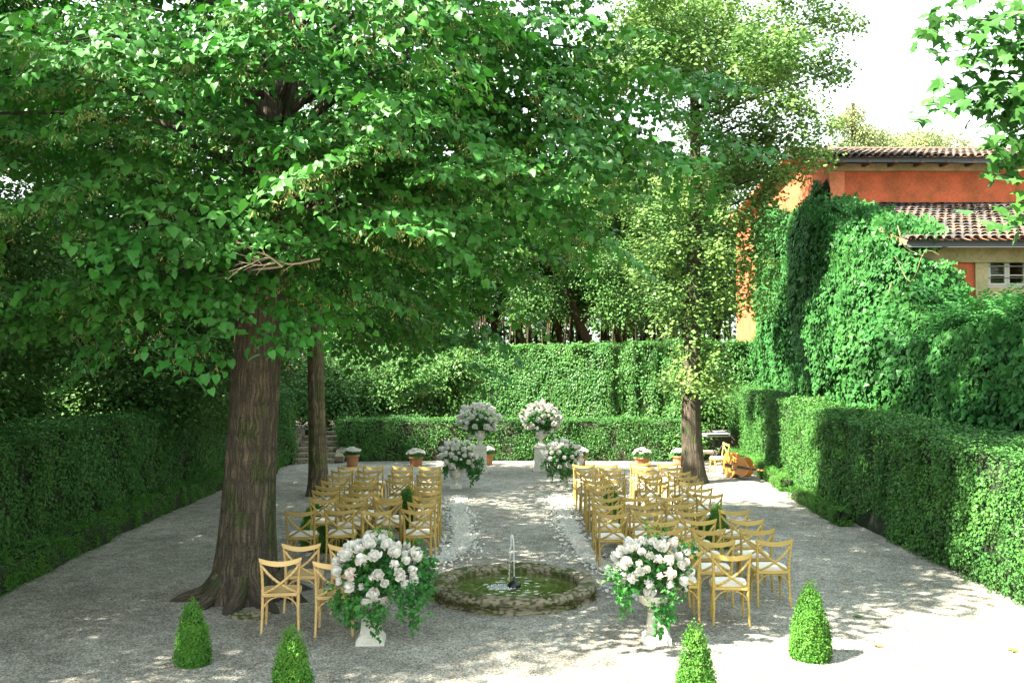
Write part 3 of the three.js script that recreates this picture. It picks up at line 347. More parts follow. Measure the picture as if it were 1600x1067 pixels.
function lindenCrown(o, limbs, seed, loose = 0, bracts = true, per = 15) { // limbs: [start, tip, lift, width]
  const r = rng(seed), lists = sprayGeo.map(() => []), all = [];
  for (const [s, e, lift = 0.6, wd = 1.3, k = 1] of limbs) {
    const L = s.distanceTo(e), c = new THREE.CatmullRomCurve3([s, s.clone().lerp(e, 0.35).add(V(0, lift, 0)), s.clone().lerp(e, 0.72).add(V(0, lift * 0.75, 0)), e], false, 'centripetal');
    part('limb', tube([0, 0.2, 0.4, 0.6, 0.8, 0.97].map((t) => c.getPointAt(t)), [0.03 + L * 0.011, 0.02 + L * 0.007, 0.02 + L * 0.004, 0.02, 0.014, 0.005], 6, 0.3), bark, o);
    for (let i = 0, n = Math.round(per * k * clamp(L / 4, 0.5, 1.5)); i < n; i++) { const t = lerp(0.22, 1, Math.pow((i + r()) / n, 0.8)), p = c.getPointAt(Math.min(t, 1)), d = c.getTangentAt(Math.min(t, 1)), lat = V(-d.z, 0, d.x).normalize(), off = (r() * 2 - 1) * wd * (1.05 - t * 0.6); p.addScaledVector(lat, off).add(V((r() - 0.5) * 0.3, (r() - 0.6) * 0.85 - Math.abs(off) * 0.16, (r() - 0.5) * 0.3)); const ax = d.clone().setY(0).normalize().addScaledVector(lat, Math.sign(off) * (0.2 + r() * 1.2)).add(V(0, 0.1 - r() * 0.75, 0)).normalize(), z = new THREE.Vector3().crossVectors(ax, UPV).normalize(), y = new THREE.Vector3().crossVectors(z, ax); const q = new THREE.Quaternion().setFromRotationMatrix(new THREE.Matrix4().makeBasis(ax, y, z)).multiply(new THREE.Quaternion().setFromEuler(new THREE.Euler((r() - 0.5) * 1.1, 0, 0))); all.push(mtx(p, q, 0.85 + r() * 0.4)); }
  }
  const near = all.map((m, i) => [new THREE.Vector3().setFromMatrixPosition(m).add(o.position), i]).filter(([p]) => p.x / -p.z > -0.5 && p.x / -p.z < 0.5 && (p.y - 3.2) / -p.z < 0.32 && -p.z > 6).sort((a, b) => b[0].z - a[0].z).slice(0, loose).map((e) => e[1]), nearSet = new Set(near);
  all.forEach((m, i) => { if (!nearSet.has(i)) lists[i % 4].push(m); else { const inner = spraySets[i % 4][0]; for (const lm of inner) { const leaf = part('leaf', heart, M.linden, o); leaf.applyMatrix4(new THREE.Matrix4().multiplyMatrices(m, lm)); } if (bracts) { const b = part('bracts', bractGeo[i % 4], M.bract, o); b.applyMatrix4(m); b.userData.kind = 'stuff'; } } });
  lists.forEach((l, i) => { if (l.length) { copies('crown', sprayGeo[i], M.linden, l, o, tints(seed + i, 0.75, 1.35, 0.14)); if (bracts) copies('blossom', bractGeo[i], M.bract, l.filter((_, k) => k % 2), o, tints(seed + 9 + i, 0.7, 1.2, 0.1)); } });
}
{
  const B = V(-3.56, 0, -13), o = thing('linden_tree', 'huge old linden with a thick furrowed trunk and spreading leafy boughs', 'tree', [B.x, B.y, B.z]), r = rng(7);
  const tp = [V(-0.05, -0.15, 0), V(-0.02, 0.6, 0), V(0.02, 1.7, 0), V(0.1, 3.2, 0.02), V(0.22, 4.8, 0), V(0.34, 6.6, -0.05), V(0.4, 8.4, -0.1), V(0.3, 12, -0.1), V(0.4, 19, 0)], tc = new THREE.CatmullRomCurve3(tp, false, 'centripetal');
  part('trunk', tube(tp, [0.42, 0.375, 0.335, 0.315, 0.3, 0.27, 0.24, 0.17, 0.05], 96, 0.05, trunkRidge(0.14, 0.34, 7, 2)), bark, o);
  const knot = new THREE.TorusGeometry(0.075, 0.03, 8, 20); knot.scale(0.8, 1.45, 0.6); knot.translate(0.06, 2.42, 0.315); const kn = part('knot', knot, barkPale, o); const kd = new THREE.SphereGeometry(0.07, 12, 8); kd.scale(0.8, 1.5, 0.3); kd.translate(0.06, 2.42, 0.315); part('scar', kd, barkWood, kn);
  for (let i = 0; i < 9; i++) { const a = i * 0.7 + r() * 0.4, L = 0.32 + r() * 0.45, d = V(Math.cos(a), 0, Math.sin(a)), e = V(-d.z, 0, d.x).multiplyScalar((r() - 0.5) * 0.4); part('root', tube([d.clone().multiplyScalar(0.34).add(V(0, 0.3, 0)), d.clone().multiplyScalar(0.55).add(V(0, 0.1, 0)), d.clone().multiplyScalar(0.55 + L * 0.5).add(e).add(V(0, 0.035, 0)), d.clone().multiplyScalar(0.55 + L).add(e).add(V(0, -0.06, 0))], [0.15, 0.11, 0.075, 0.03], 10, 0.06, (x, s) => 0.85 + 0.35 * noise(x * 2, s * 6, i)), bark, o); }
  const S = (h) => tc.getPointAt(clamp((h + 0.15) / 19.2)), limbs = [], to = (px, py, d) => spot(px, py - 28, d * 1.06).sub(B);
  // boughs the picture shows
  [[3.6, 70, 470, 11.2, 0.5, 1.2], [3.9, 215, 505, 10.6, 0.5, 1.2], [3.7, 300, 430, 10.4, 0.5, 1.3], [3.9, 120, 540, 11, 0.6, 1], [4.2, 40, 330, 10.2, 0.4, 1.4], [4.3, 180, 300, 10, 0.4, 1.4], [4.5, 330, 330, 9.8, 0.4, 1.3], [3.8, 400, 455, 10.4, 0.4, 1.0],
   [4.9, 560, 230, 9.4, 0.5, 1.4], [5.0, 700, 235, 9.8, 0.6, 1.4], [4.6, 620, 370, 10, 0.5, 1.2], [4.4, 520, 400, 10.3, 0.4, 1.1], [5.2, 470, 110, 9.2, 0.4, 1.4], [5.3, 250, 130, 9.4, 0.4, 1.5], [5.4, 90, 140, 9.6, 0.4, 1.5], [5.6, 640, 120, 9.6, 0.4, 1.4],
   [5.6, 990, 250, 13, 0.9, 1.3], [5.2, 1100, 270, 14, 1.0, 0.7], [5.8, 1060, 165, 13.5, 0.9, 1.0], [4.8, 900, 320, 12.2, 0.9, 1.1], [4.6, 850, 330, 11.4, 0.8, 1.2], [5.8, 880, 190, 11.8, 0.8, 1.5], [6.4, 860, 60, 11.6, 0.7, 1.4], [6.2, 1000, 125, 12.8, 0.8, 1.2], [5.0, 790, 280, 11, 0.7, 1.3],
   [4.2, 640, 560, 15, 0.9, 1.2], [4.3, 720, 530, 14.8, 1.0, 1.1], [4.1, 560, 520, 15.4, 0.8, 1.3], [4.0, 690, 610, 16, 1.2, 0.8], [4.4, 820, 420, 14.6, 1.0, 1.3], [4.2, 600, 470, 13.4, 0.7, 1.2], [4.5, 750, 400, 13.4, 0.8, 1.3], [4.0, 480, 500, 14.2, 0.6, 1.1],
   [6.8, 740, 20, 11.2, 0.6, 1.4], [6.6, 560, 20, 9.8, 0.5, 1.4], [6.6, 330, 20, 9.8, 0.5, 1.5], [6.6, 140, 30, 10, 0.5, 1.5]].forEach(([h, px, py, d, lift, wd]) => limbs.push([S(h), to(px, py, d), lift, wd]));
  // the rest of the dome
  for (let i = 0; i < 84; i++) { const a = i * 2.39996, ca = Math.cos(a), h = (ca > 0 ? 6.6 : 5.4) + 12 * (i + 0.5) / 84, sa = Math.sin(a), R = (h < 9 ? 5.4 : lerp(5.6, 2.4, (h - 9) / 9.5)) * (0.8 + r() * 0.3) * (sa > 0.2 ? 0.8 : 1) * (ca > 0.3 ? 0.86 : 1), s = S(h); if (sa > 0.3 && h > 6.5 && h < 13 && i % 3) continue; limbs.push([s, V(ca * R, h + 0.6 - R * 0.16 + (r() - 0.5) * 0.8, sa * R), 0.6, 1.4]); }
  lindenCrown(o, limbs, 71, 6, true, 15.5);
  const dead = thing('dead_branch', 'bare pale dead twigs across the front of the big trunk', 'branch', [0, 0, 0]), dm = std([0.42, 0.33, 0.24], 0.9), q = rng(12), D = 10.3;
  const main = [[[498, 404, D + 0.5], [450, 412, D + 0.2], [415, 402, D], [382, 416, D - 0.1], [356, 424, D - 0.1]], [[440, 416, D + 0.1], [415, 398, D - 0.1], [398, 392, D - 0.2], [368, 376, D - 0.2]], [[428, 410, D], [404, 414, D - 0.2], [372, 408, D - 0.3]]];
  for (const m of main) { const P = m.map((p) => spot(...p)), c = new THREE.CatmullRomCurve3(P); part('twig', tube(P, [0.013, 0.009, 0.006, 0.003], 5, 0.06), dm, dead); for (let k = 0; k < 5; k++) { const t = 0.3 + 0.14 * k, p = c.getPointAt(t), d = c.getTangentAt(t).add(V(0, (k % 2 ? 1 : -0.8) * (0.4 + q() * 0.5), (q() - 0.5) * 0.8)).normalize(), L = 0.09 + q() * 0.16; part('twig', tube([p, p.clone().addScaledVector(d, L * 0.5).add(V(0, 0.01, 0)), p.clone().addScaledVector(d, L)], [0.005, 0.0035, 0.002], 4, 0.06), dm, dead); } }
  part('twig', tube([spot(440, 416, D + 0.1), V(-3.2, 4.3, -11.6), V(-3.35, 4.4, -12.85)], [0.012, 0.016, 0.022], 6, 0.1), dm, dead);
}
{ // second, slimmer tree
  const o = thing('slim_tree', 'slim tree with rough grey bark beside the rows of chairs', 'tree', [-4.62, 0, -22.9]), tp = [V(0, -0.1, 0), V(0, 0.5, 0), V(-0.04, 2, 0), V(-0.08, 4, 0), V(-0.05, 7, 0), V(0.1, 11, 0)], tc = new THREE.CatmullRomCurve3(tp, false, 'centripetal'), r = rng(8), limbs = [];
  part('trunk', tube(tp, [0.26, 0.225, 0.2, 0.19, 0.16, 0.05], 64, 0.07, trunkRidge(0.16, 0.3, 5, 5)), barkPale, o);
  for (let i = 0; i < 34; i++) { const h = 4.4 + 6.4 * (i + 0.5) / 34, a = i * 2.39996, R = lerp(3.6, 1.4, i / 34) * (0.8 + r() * 0.4); limbs.push([tc.getPointAt(clamp((h + 0.1) / 11.1)), V(Math.cos(a) * R, h + 0.5 - R * 0.14, Math.sin(a) * R), 0.5, 1.2]); }
  lindenCrown(o, limbs, 81, 0, false, 13);
}
{ // pale-leaved tree on the other side
  const o = thing('pale_leaved_tree', 'tall narrow tree with small pale sunlit leaves behind the chairs', 'tree', [4.75, 0, -25.3]), r = rng(9), tp = [V(0.02, -0.1, 0), V(0, 0.5, 0), V(-0.03, 2, 0), V(0.05, 5, 0), V(0.1, 9, 0), V(0, 14, 0)], list = [];
  part('trunk', tube(tp, [0.34, 0.28, 0.245, 0.2, 0.14, 0.04], 64, 0.07, trunkRidge(0.15, 0.35, 5, 8)), bark, o);
  const put = (px, py, R, d = 25.3) => list.push([spot(px, py, d).sub(V(4.75, 0, -25.3)), R]);
  [[1085, 20, 1.2], [1010, 20, 0.9], [1160, 30, 1.1], [1230, 15, 1.0], [1295, 30, 0.75], [1340, 40, 0.4], [985, 55, 0.5], [1050, 90, 1.0], [1130, 100, 1.2], [1210, 90, 1.0], [1280, 95, 0.7], [1310, 110, 0.5], [1090, 170, 1.1], [1160, 180, 1.1], [1230, 170, 0.9], [1275, 190, 0.7], [1120, 250, 1.1], [1190, 270, 0.8, 25], [1240, 260, 0.75], [1270, 235, 0.55], [1060, 300, 0.9], [1120, 330, 1.0], [1185, 345, 0.7], [1040, 370, 0.9], [1090, 400, 1.0], [1150, 395, 0.8], [1010, 420, 0.7], [1060, 455, 0.9], [1120, 450, 0.8], [1180, 430, 0.6], [1055, 505, 0.55], [1105, 505, 0.6], [1150, 480, 0.5], [1020, 345, 0.7], [1215, 215, 0.7], [1190, 390, 0.5], [1200, 300, 0.6], [1175, 480, 0.4]].forEach((a) => put(...a));
  [[1065, 585, 0.42], [1095, 575, 0.5], [1120, 592, 0.42], [1045, 600, 0.3], [1080, 600, 0.4, 24.9], [1130, 610, 0.28], [1080, 545, 0.45], [1112, 545, 0.4]].forEach((a) => put(...a));
  list.forEach(([e]) => { const y = clamp(e.y - 0.4 - Math.hypot(e.x, e.z) * 0.25, 1.8, 13), s = V(lerp(-0.03, 0.1, clamp(y / 9)), y, 0); part('limb', tube([s, s.clone().lerp(e, 0.5).add(V(0, 0.12, 0)), e], [0.045, 0.03, 0.008], 5, 0.4), bark, o); });
  const bl = []; for (let i = 0; i < 26; i++) { const h = 7 + r() * 7, a = r() * 6.28, R = 1.2 + r() * 2; list.push([V(Math.cos(a) * R, h, Math.sin(a) * R), 0.8 + r() * 0.3]); }
  cover(o, ginkgoBall, M.ginkgo, blobs(r, list, 32), 'crown', 91, 0.8, 1.4);
}
{ // maple reaching in from outside the picture
  const base = V(6.1, 0, -6.6), o = thing('maple_tree', 'maple branch with large star-shaped leaves hanging in from above', 'tree', [base.x, 0, base.z]), r = rng(33), star = starLeaf(), mm = [0.8, 1, 1.35].map((k) => leafMat([0.04 * k * (0.6 + k * 0.4), 0.16 * k, 0.014 * k], 0.42, 0.2)); let n = 0;
  part('trunk', tube([V(0, -0.1, 0), V(0.05, 2, 0), V(-0.1, 4.5, -0.1), V(0, 8, 0)], [0.24, 0.2, 0.17, 0.06], 20, 0.2), bark, o);
  const extra = [], bough = (pts, n, spread) => { const P = pts.map((p) => spot(...p).sub(base)), s = V(-0.1, P[0].y - 0.5, -0.1), c = new THREE.CatmullRomCurve3([s, ...P], false, 'centripetal'); part('limb', tube([0, 0.25, 0.5, 0.75, 1].map((t) => c.getPointAt(t)), [0.03, 0.016, 0.009, 0.006, 0.003], 6, 0.15), bark, o);
    for (let i = 0; i < 20; i++) extra.push(mtx(c.getPointAt(lerp(0.12, 0.93, r())).add(V((r() - 0.5) * spread, (r() - 0.55) * spread, (r() - 0.5) * spread)), new THREE.Quaternion().setFromEuler(new THREE.Euler(0.5 + (r() - 0.5) * 0.8, (r() - 0.5) * 2, 0)), 0.9 + r() * 0.3));
    for (let i = 0; i < n; i++) { const t = lerp(0.4, 1, Math.pow((i + r()) / n, 0.85)), p = c.getPointAt(t).add(V((r() - 0.5) * spread, (r() - 0.6) * spread * 0.9, (r() - 0.5) * spread * 1.2)), dir = V((r() - 0.65) * 1.2, -0.75 + (r() - 0.5) * 0.6, (r() - 0.3) * 0.8), nr = V((r() - 0.5) * 0.9, 0.75, 0.55 + (r() - 0.5) * 0.8).normalize(); dir.addScaledVector(nr, -dir.dot(nr)); const l = part('leaf', star, mm[Math.floor(r() * 3)], o); l.applyMatrix4(mtx(p, basis(dir, nr), 0.085 + r() * 0.05)); } };
  bough([[1640, 30, 7], [1540, 25, 7], [1455, 30, 7]], 34, 0.3); bough([[1650, 70, 7], [1560, 60, 7], [1500, 75, 7], [1465, 80, 7]], 40, 0.28); bough([[1640, 120, 7], [1560, 110, 7], [1500, 100, 7.1]], 26, 0.26);
  bough([[1660, 170, 7.2], [1580, 155, 7.1], [1500, 155, 7.1], [1425, 165, 7]], 40, 0.17); bough([[1660, 230, 7], [1590, 200, 7], [1530, 205, 7]], 26, 0.25); bough([[1660, 290, 7], [1600, 250, 7], [1540, 265, 7]], 40, 0.28); bough([[1660, 340, 7], [1600, 310, 7], [1545, 335, 7]], 44, 0.26); bough([[1650, 20, 6.6], [1590, 50, 6.6]], 20, 0.3); bough([[1660, 150, 6.8], [1600, 130, 6.8], [1550, 140, 6.8]], 22, 0.22);
  copies('crown', ball(38, 13, 0.2, 0.09, star, 0.7), mm[0], extra, o, tints(37, 0.8, 1.3)); const up = []; for (let i = 0; i < 9; i++) { const a = i * 2.4; up.push([V(0.6 + Math.cos(a) * 1.3, 7 + (i % 4) * 0.7, Math.sin(a) * 1.3 + 0.6), 0.9]); } cover(o, [ball(39, 30, 0.5, 0.13, star)], M.maple, blobs(r, up, 22), 'crown', 34);
}
// ------------------------------------------------------------------ fountain
{
  const o = thing('fountain', 'round mossy stone basin with a thin water jet', 'fountain', [0.03, 0, -13.2]);
  const prof = [[0.86, -0.02], [0.87, 0.1], [0.875, 0.17], [0.9, 0.205], [0.96, 0.222], [1.06, 0.225], [1.115, 0.205], [1.14, 0.165], [1.125, 0.12], [1.1, 0.09], [1.095, 0.05], [1.12, 0.02], [1.125, -0.03]], pts = []; for (let i = 0; i < prof.length - 1; i++) for (let k = 0; k < 3; k++) pts.push(new THREE.Vector2(lerp(prof[i][0], prof[i + 1][0], k / 3), lerp(prof[i][1], prof[i + 1][1], k / 3))); pts.push(new THREE.Vector2(...prof.at(-1)));
  const g = new THREE.LatheGeometry(pts, 160), p = g.attributes.position, uv = g.attributes.uv; for (let i = 0; i < p.count; i++) { const x = p.getX(i), y = p.getY(i), z = p.getZ(i), a = Math.atan2(z, x), R = Math.hypot(x, z), k = (fbm(x * 3, y * 6, z * 3) - 0.5) * 0.026 + (fbm(x * 12, y * 14, z * 12, 2) - 0.5) * 0.014, jt = Math.abs(((a / 6.2832 * 9 + 90.2) % 1) - 0.5) < 0.009 ? -0.018 : 0; p.setXYZ(i, x * (1 + (k + (R > 1 ? jt : 0)) / R), y + (y > 0.15 ? k * 0.6 + jt : 0), z * (1 + (k + (R > 1 ? jt : 0)) / R)); uv.setXY(i, uv.getX(i) * 7, i % pts.length * 0.03); } g.computeVertexNormals(); part('rim', g, M.rim, o);
  part('basin_floor', (() => { const c = new THREE.CircleGeometry(0.9, 40); c.rotateX(-Math.PI / 2); c.translate(0, 0.025, 0); return c; })(), std([0.05, 0.055, 0.02], 0.9), o);
  const wg = new THREE.RingGeometry(0.001, 0.885, 120, 90); wg.rotateX(-Math.PI / 2); const w = wg.attributes.position; for (let i = 0; i < w.count; i++) { const x = w.getX(i), z = w.getZ(i), d = Math.hypot(x, z), d2 = Math.hypot(x + 0.16, z + 0.05); w.setY(i, 0.125 + 0.0016 * Math.sin(d * 50 + noise(x * 5, z * 5) * 7) * Math.exp(-d * 0.5) + 0.0012 * Math.sin(d2 * 75 + noise(x * 7, z * 7) * 4) * Math.exp(-d2 * 2) + 0.004 * (noise(x * 7, z * 13, 2) - 0.5) + 0.0025 * (noise(x * 17, z * 28, 4) - 0.5)); } wg.computeVertexNormals();
  part('water', wg, new THREE.MeshPhysicalMaterial({ color: new THREE.Color().setRGB(0.075, 0.085, 0.02), roughness: 0.06, ior: 1.33, clearcoat: 0.6, clearcoatRoughness: 0.03 }), o);
  const nz = new THREE.LatheGeometry([[0.001, 0.26], [0.014, 0.26], [0.016, 0.21], [0.05, 0.195], [0.085, 0.165], [0.095, 0.13], [0.08, 0.1]].map(([a, b]) => new THREE.Vector2(a, b)).reverse(), 24); part('nozzle', nz, M.black, o);
  const jet = new THREE.MeshPhysicalMaterial({ color: new THREE.Color().setRGB(0.9, 0.93, 0.93), roughness: 0.5, transmission: 0.35, thickness: 0 });
  part('water_jet', tube([V(0, 0.26, 0), V(-0.003, 0.5, 0), V(-0.008, 0.74, 0), V(-0.02, 0.815, 0)], [0.006, 0.006, 0.007, 0.007], 8, 0.02, (a, s) => 0.8 + 0.5 * noise(s * 45)), jet, o);
  const r = rng(3), dr = []; for (let i = 0; i < 90; i++) { const t = r(), k = r() < 0.5 ? 1 : 0; dr.push(mtx(V(-0.02 - 0.05 * t - 0.02 * r() * k, 0.815 - 0.66 * t * t, (r() - 0.5) * 0.03), new THREE.Quaternion(), V(0.004, 0.011 + r() * 0.012, 0.004))); } copies('falling_water', new THREE.SphereGeometry(1, 6, 5), jet, dr, o);
  const fm = []; for (let i = 0; i < 420; i++) { const a = r() * 6.28, d = 0.17 * Math.sqrt(r()); fm.push(mtx(V(-0.17 + Math.cos(a) * d * 1.25, 0.128, 0.03 + Math.sin(a) * d), new THREE.Quaternion(), V(1, 0.5, 1).multiplyScalar(0.003 + r() * 0.005))); } copies('foam', new THREE.SphereGeometry(1, 6, 4), std([0.75, 0.78, 0.78], 0.4), fm, o);
  const ms = []; for (let i = 0; i < 900; i++) { const a = r() * 6.28, top = r() < 0.4, R = top ? 0.93 + r() * 0.18 : 1.12; if (noise(Math.cos(a) * 3 + 5, Math.sin(a) * 3 + 5, top ? 2 : 7) < 0.5 + 0.12 * Math.cos(a)) continue; ms.push(mtx(V(Math.cos(a) * R, top ? 0.222 : 0.02 + r() * 0.16, Math.sin(a) * R), new THREE.Quaternion().setFromEuler(new THREE.Euler(r() * 3, r() * 6, r() * 3)), 0.1 + r() * 0.14)); } copies('moss', ball(44, 60, 0.12, 0.05, leafBox, 0.35), leafMat([0.1, 0.12, 0.02], 0.1, 0), ms, o, tints(45, 0.6, 1.3));
}
// ------------------------------------------------------------------ chairs
const chairParts = (() => {
  const P = [], w = 0.205, add = (n, g, m) => P.push([n, g, m]);
  const seat = new THREE.Shape(); seat.moveTo(-0.19, 0.2); seat.quadraticCurveTo(-0.215, 0.2, -0.222, 0.05); seat.quadraticCurveTo(-0.235, -0.14, -0.2, -0.2); seat.quadraticCurveTo(0, -0.245, 0.2, -0.2); seat.quadraticCurveTo(0.235, -0.14, 0.222, 0.05); seat.quadraticCurveTo(0.215, 0.2, 0.19, 0.2); seat.closePath();
  const sg = new THREE.ExtrudeGeometry(seat, { depth: 0.028, bevelEnabled: true, bevelSize: 0.008, bevelThickness: 0.006, bevelSegments: 2, curveSegments: 8 }); sg.rotateX(-Math.PI / 2); sg.scale(1, 1, -1); sg.translate(0, 0.43, 0); const ix = sg.index; if (!ix) { const p = sg.attributes.position; for (let i = 0; i < p.count; i += 3) { const a = V().fromBufferAttribute(p, i + 1), b = V().fromBufferAttribute(p, i + 2); p.setXYZ(i + 1, b.x, b.y, b.z); p.setXYZ(i + 2, a.x, a.y, a.z); } } sg.computeVertexNormals(); add('seat', sg, 'w');
  const pd = sg.clone(); pd.translate(0, -0.43, 0); pd.scale(0.88, 1.05, 0.88); pd.translate(0, 0.463, 0); add('seat_pad', pd, 'p');
  for (const s of [-1, 1]) {
    add('leg', tube([V(s * 0.185, 0.43, -0.17), V(s * 0.19, 0.2, -0.178), V(s * 0.198, 0, -0.19)], [0.019, 0.018, 0.014], 8, 0.08), 'w');
    add('back_post', tube([V(s * 0.215, 0, 0.235), V(s * 0.205, 0.25, 0.2), V(s * w, 0.45, 0.18), V(s * 0.21, 0.68, 0.205), V(s * 0.225, 0.855, 0.245)], [0.015, 0.018, 0.019, 0.017, 0.015], 8, 0.06), 'w');
    add('cross_slat', (() => { const g = tube([V(s * 0.212, 0.79, 0.232), V(s * 0.1, 0.665, 0.252 + s * 0.006), V(-s * 0.09, 0.52, 0.225 + s * 0.006), V(-s * 0.19, 0.465, 0.178)], [0.016, 0.016, 0.016, 0.014], 8, 0.05); return g; })(), 'w');
    add('brace', tube([V(s * 0.207, 0.2, 0.203), V(s * 0.185, 0.32, 0.19), V(s * 0.1, 0.4, 0.185), V(0, 0.422, 0.185)], [0.01, 0.01, 0.01, 0.01], 6, 0.05), 'w');
    add('brace', tube([V(s * 0.203, 0.2, 0.2), V(s * 0.205, 0.34, 0.12), V(s * 0.2, 0.405, 0), V(s * 0.195, 0.34, -0.12), V(s * 0.19, 0.2, -0.177)], [0.01, 0.01, 0.01, 0.01, 0.01], 6, 0.06), 'w');
  }
  add('brace', tube([V(-0.19, 0.2, -0.177), V(-0.15, 0.34, -0.175), V(0, 0.415, -0.175), V(0.15, 0.34, -0.175), V(0.19, 0.2, -0.177)], [0.01, 0.01, 0.01, 0.01, 0.01], 6, 0.06), 'w');
  const rail = new THREE.Shape(); const N = 14; const top = [], bot = []; for (let i = 0; i <= N; i++) { const t = i / N * 2 - 1; top.push([t * 0.248, 0.88 - 0.03 * (1 - t * t) * 1.0 + 0.006 * Math.abs(t)]); bot.push([t * 0.24, 0.82 - 0.026 * (1 - t * t) + 0.016 * t * t]); }
  const v = [], f = []; for (let i = 0; i <= N; i++) { const t = i / N * 2 - 1, z = 0.228 + 0.055 * (1 - t * t); v.push([top[i][0], top[i][1], z + 0.012], [top[i][0], top[i][1], z - 0.012], [bot[i][0], bot[i][1], z + 0.016], [bot[i][0], bot[i][1], z - 0.01]); } for (let i = 0; i < N; i++) { const a = i * 4, b = a + 4; f.push([a, b + 2, b], [a, a + 2, b + 2], [a + 1, b + 1, b + 3], [a + 1, b + 3, a + 3], [a, b, b + 1], [a, b + 1, a + 1], [a + 2, a + 3, b + 3], [a + 2, b + 3, b + 2]); } f.push([0, 1, 3], [0, 3, 2]); const e = N * 4; f.push([e, e + 3, e + 1], [e, e + 2, e + 3]); const rg = raw(v, f).toNonIndexed(); rg.computeVertexNormals(); add('top_rail', rg, 'w'); return P;
})();
const honeyMats = [0, 1, 2].map((i) => { const t = tex(64, 256, (u, v) => { const g = noise(u * 20, v * 30, i, 20) * 0.5 + noise(u * 6, v * 120, i + 4, 6) * 0.5, k = 0.8 + g * 0.4; return [222 * k, 193 * k, 106 * k]; }); return std([[0.66, 0.63, 0.6], [0.76, 0.72, 0.68], [0.56, 0.52, 0.5]][i], 0.48, { map: t }); });
const paleWood = honeyMats[1].clone(); paleWood.color.setRGB(0.82, 0.82, 0.82); paleWood.map = tex(64, 256, (u, v) => { const g = noise(u * 20, v * 30, 7, 20) * 0.5 + noise(u * 6, v * 120, 9, 6) * 0.5, k = 0.8 + g * 0.4; return [226 * k, 188 * k, 124 * k]; });
let chairCount = 0;
function makeChair(label, x, d, turn, pad, group, name = 'cross_back_chair') { const o = thing(name, label, 'chair', [x, 0.012, -d], turn, group), m = pad ? honeyMats[chairCount++ % 3] : paleWood; for (const [n, g, k] of chairParts) if (k === 'w') part(n, g, m, o); else if (pad) part(n, g, M.pad, o); return o; }
const ORD = ['first', 'second', 'third', 'fourth', 'fifth', 'sixth', 'seventh', 'eighth', 'ninth', 'tenth', 'eleventh', 'twelfth'], COL = ['on the aisle', 'second from the aisle', 'third from the aisle', 'fourth from the aisle'];
{
  const r = rng(55);
  const left = [[[-1.82, 21.68], [-1.76, 20.94], [-1.73, 20.13], [-1.61, 19.11], [-1.56, 18.3], [-1.5, 17.73], [-1.49, 17.06], [-1.48, 16.3], [-1.49, 15.56]], [[-2.41, 21.75], [-2.35, 20.98], [-2.3, 20.17], [-2.23, 19.29], [-2.12, 16.96], [-2.08, 16.49], [-2.12, 15.45]], [[-3.08, 21.82], [-3.05, 20.94], [-2.94, 20.03], [-2.83, 19.2], [-2.82, 18.55], [-2.64, 17.53], [-2.69, 16.96], [-2.7, 16.26], [-2.71, 15.56]], [[-3.63, 21.75], [-3.61, 20.94], [-3.52, 20.07], [-3.46, 19.15], [-3.41, 18.38], [-3.37, 17.76], [-3.21, 16.76], [-3.29, 15.41]]];
  const right = [[[1.63, 22.1], [1.6, 21.1], [1.62, 20.2], [1.64, 19.3], [1.63, 18.6], [1.61, 17.9], [1.6, 16.9], [1.58, 16.1], [1.535, 15.2]], [[2.15, 22.1], [2.12, 21.2], [2.1, 20.4], [2.04, 19.5], [2.13, 16.95], [2.12, 16.1], [2.12, 15.4], [2.18, 14.5], [2.12, 13.8], [2.11, 13.0], [2.08, 12.2]], [[2.95, 22.5], [2.9, 21.6], [2.86, 20.8], [2.8, 19.85], [2.82, 19.1], [2.73, 17], [2.76, 16.2], [2.78, 15.4], [2.76, 14.6], [2.72, 13.8], [2.66, 12.95], [2.67, 12.1]], [[3.57, 22.4], [3.53, 21.6], [3.52, 20.7], [3.5, 19.9], [3.47, 19.05], [3.43, 18.1], [3.45, 17.3], [3.47, 15.5], [3.47, 14.6], [3.4, 13.8], [3.41, 13]]];
  for (const [cols, where] of [[left, 'left'], [right, 'right']]) cols.forEach((c, ci) => c.forEach(([x, d], i) => makeChair(`padded cross-back chair ${COL[ci]}, ${ORD[i]} from the front, ${where} block`, x, d - 0.24, (r() - 0.5) * 0.18 + (where === 'left' ? 0.03 : -0.03), true, `cross-back chairs of the ${where} block`)));
  const near = [['wooden cross-back chair standing alone nearest the linden roots', -2.76, 11.55, 0.16], ['wooden cross-back chair behind the one nearest the linden roots', -2.68, 12.45, 0.02], ['wooden cross-back chair half hidden by the nearer white flowers', -2.09, 11.4, 0.12], ['wooden cross-back chair behind the nearer flowers, only its back showing', -2.07, 12.4, -0.03]]; near.forEach(([l, x, d, t]) => makeChair(l, x, d - 0.0, t, false, 'unpadded chairs in the last rows'));
  makeChair('wooden chair turned sideways below the keyboard', 5.85, 27.2, -Math.PI / 2 + 0.15 + Math.PI, true, null, 'musician_chair');
}
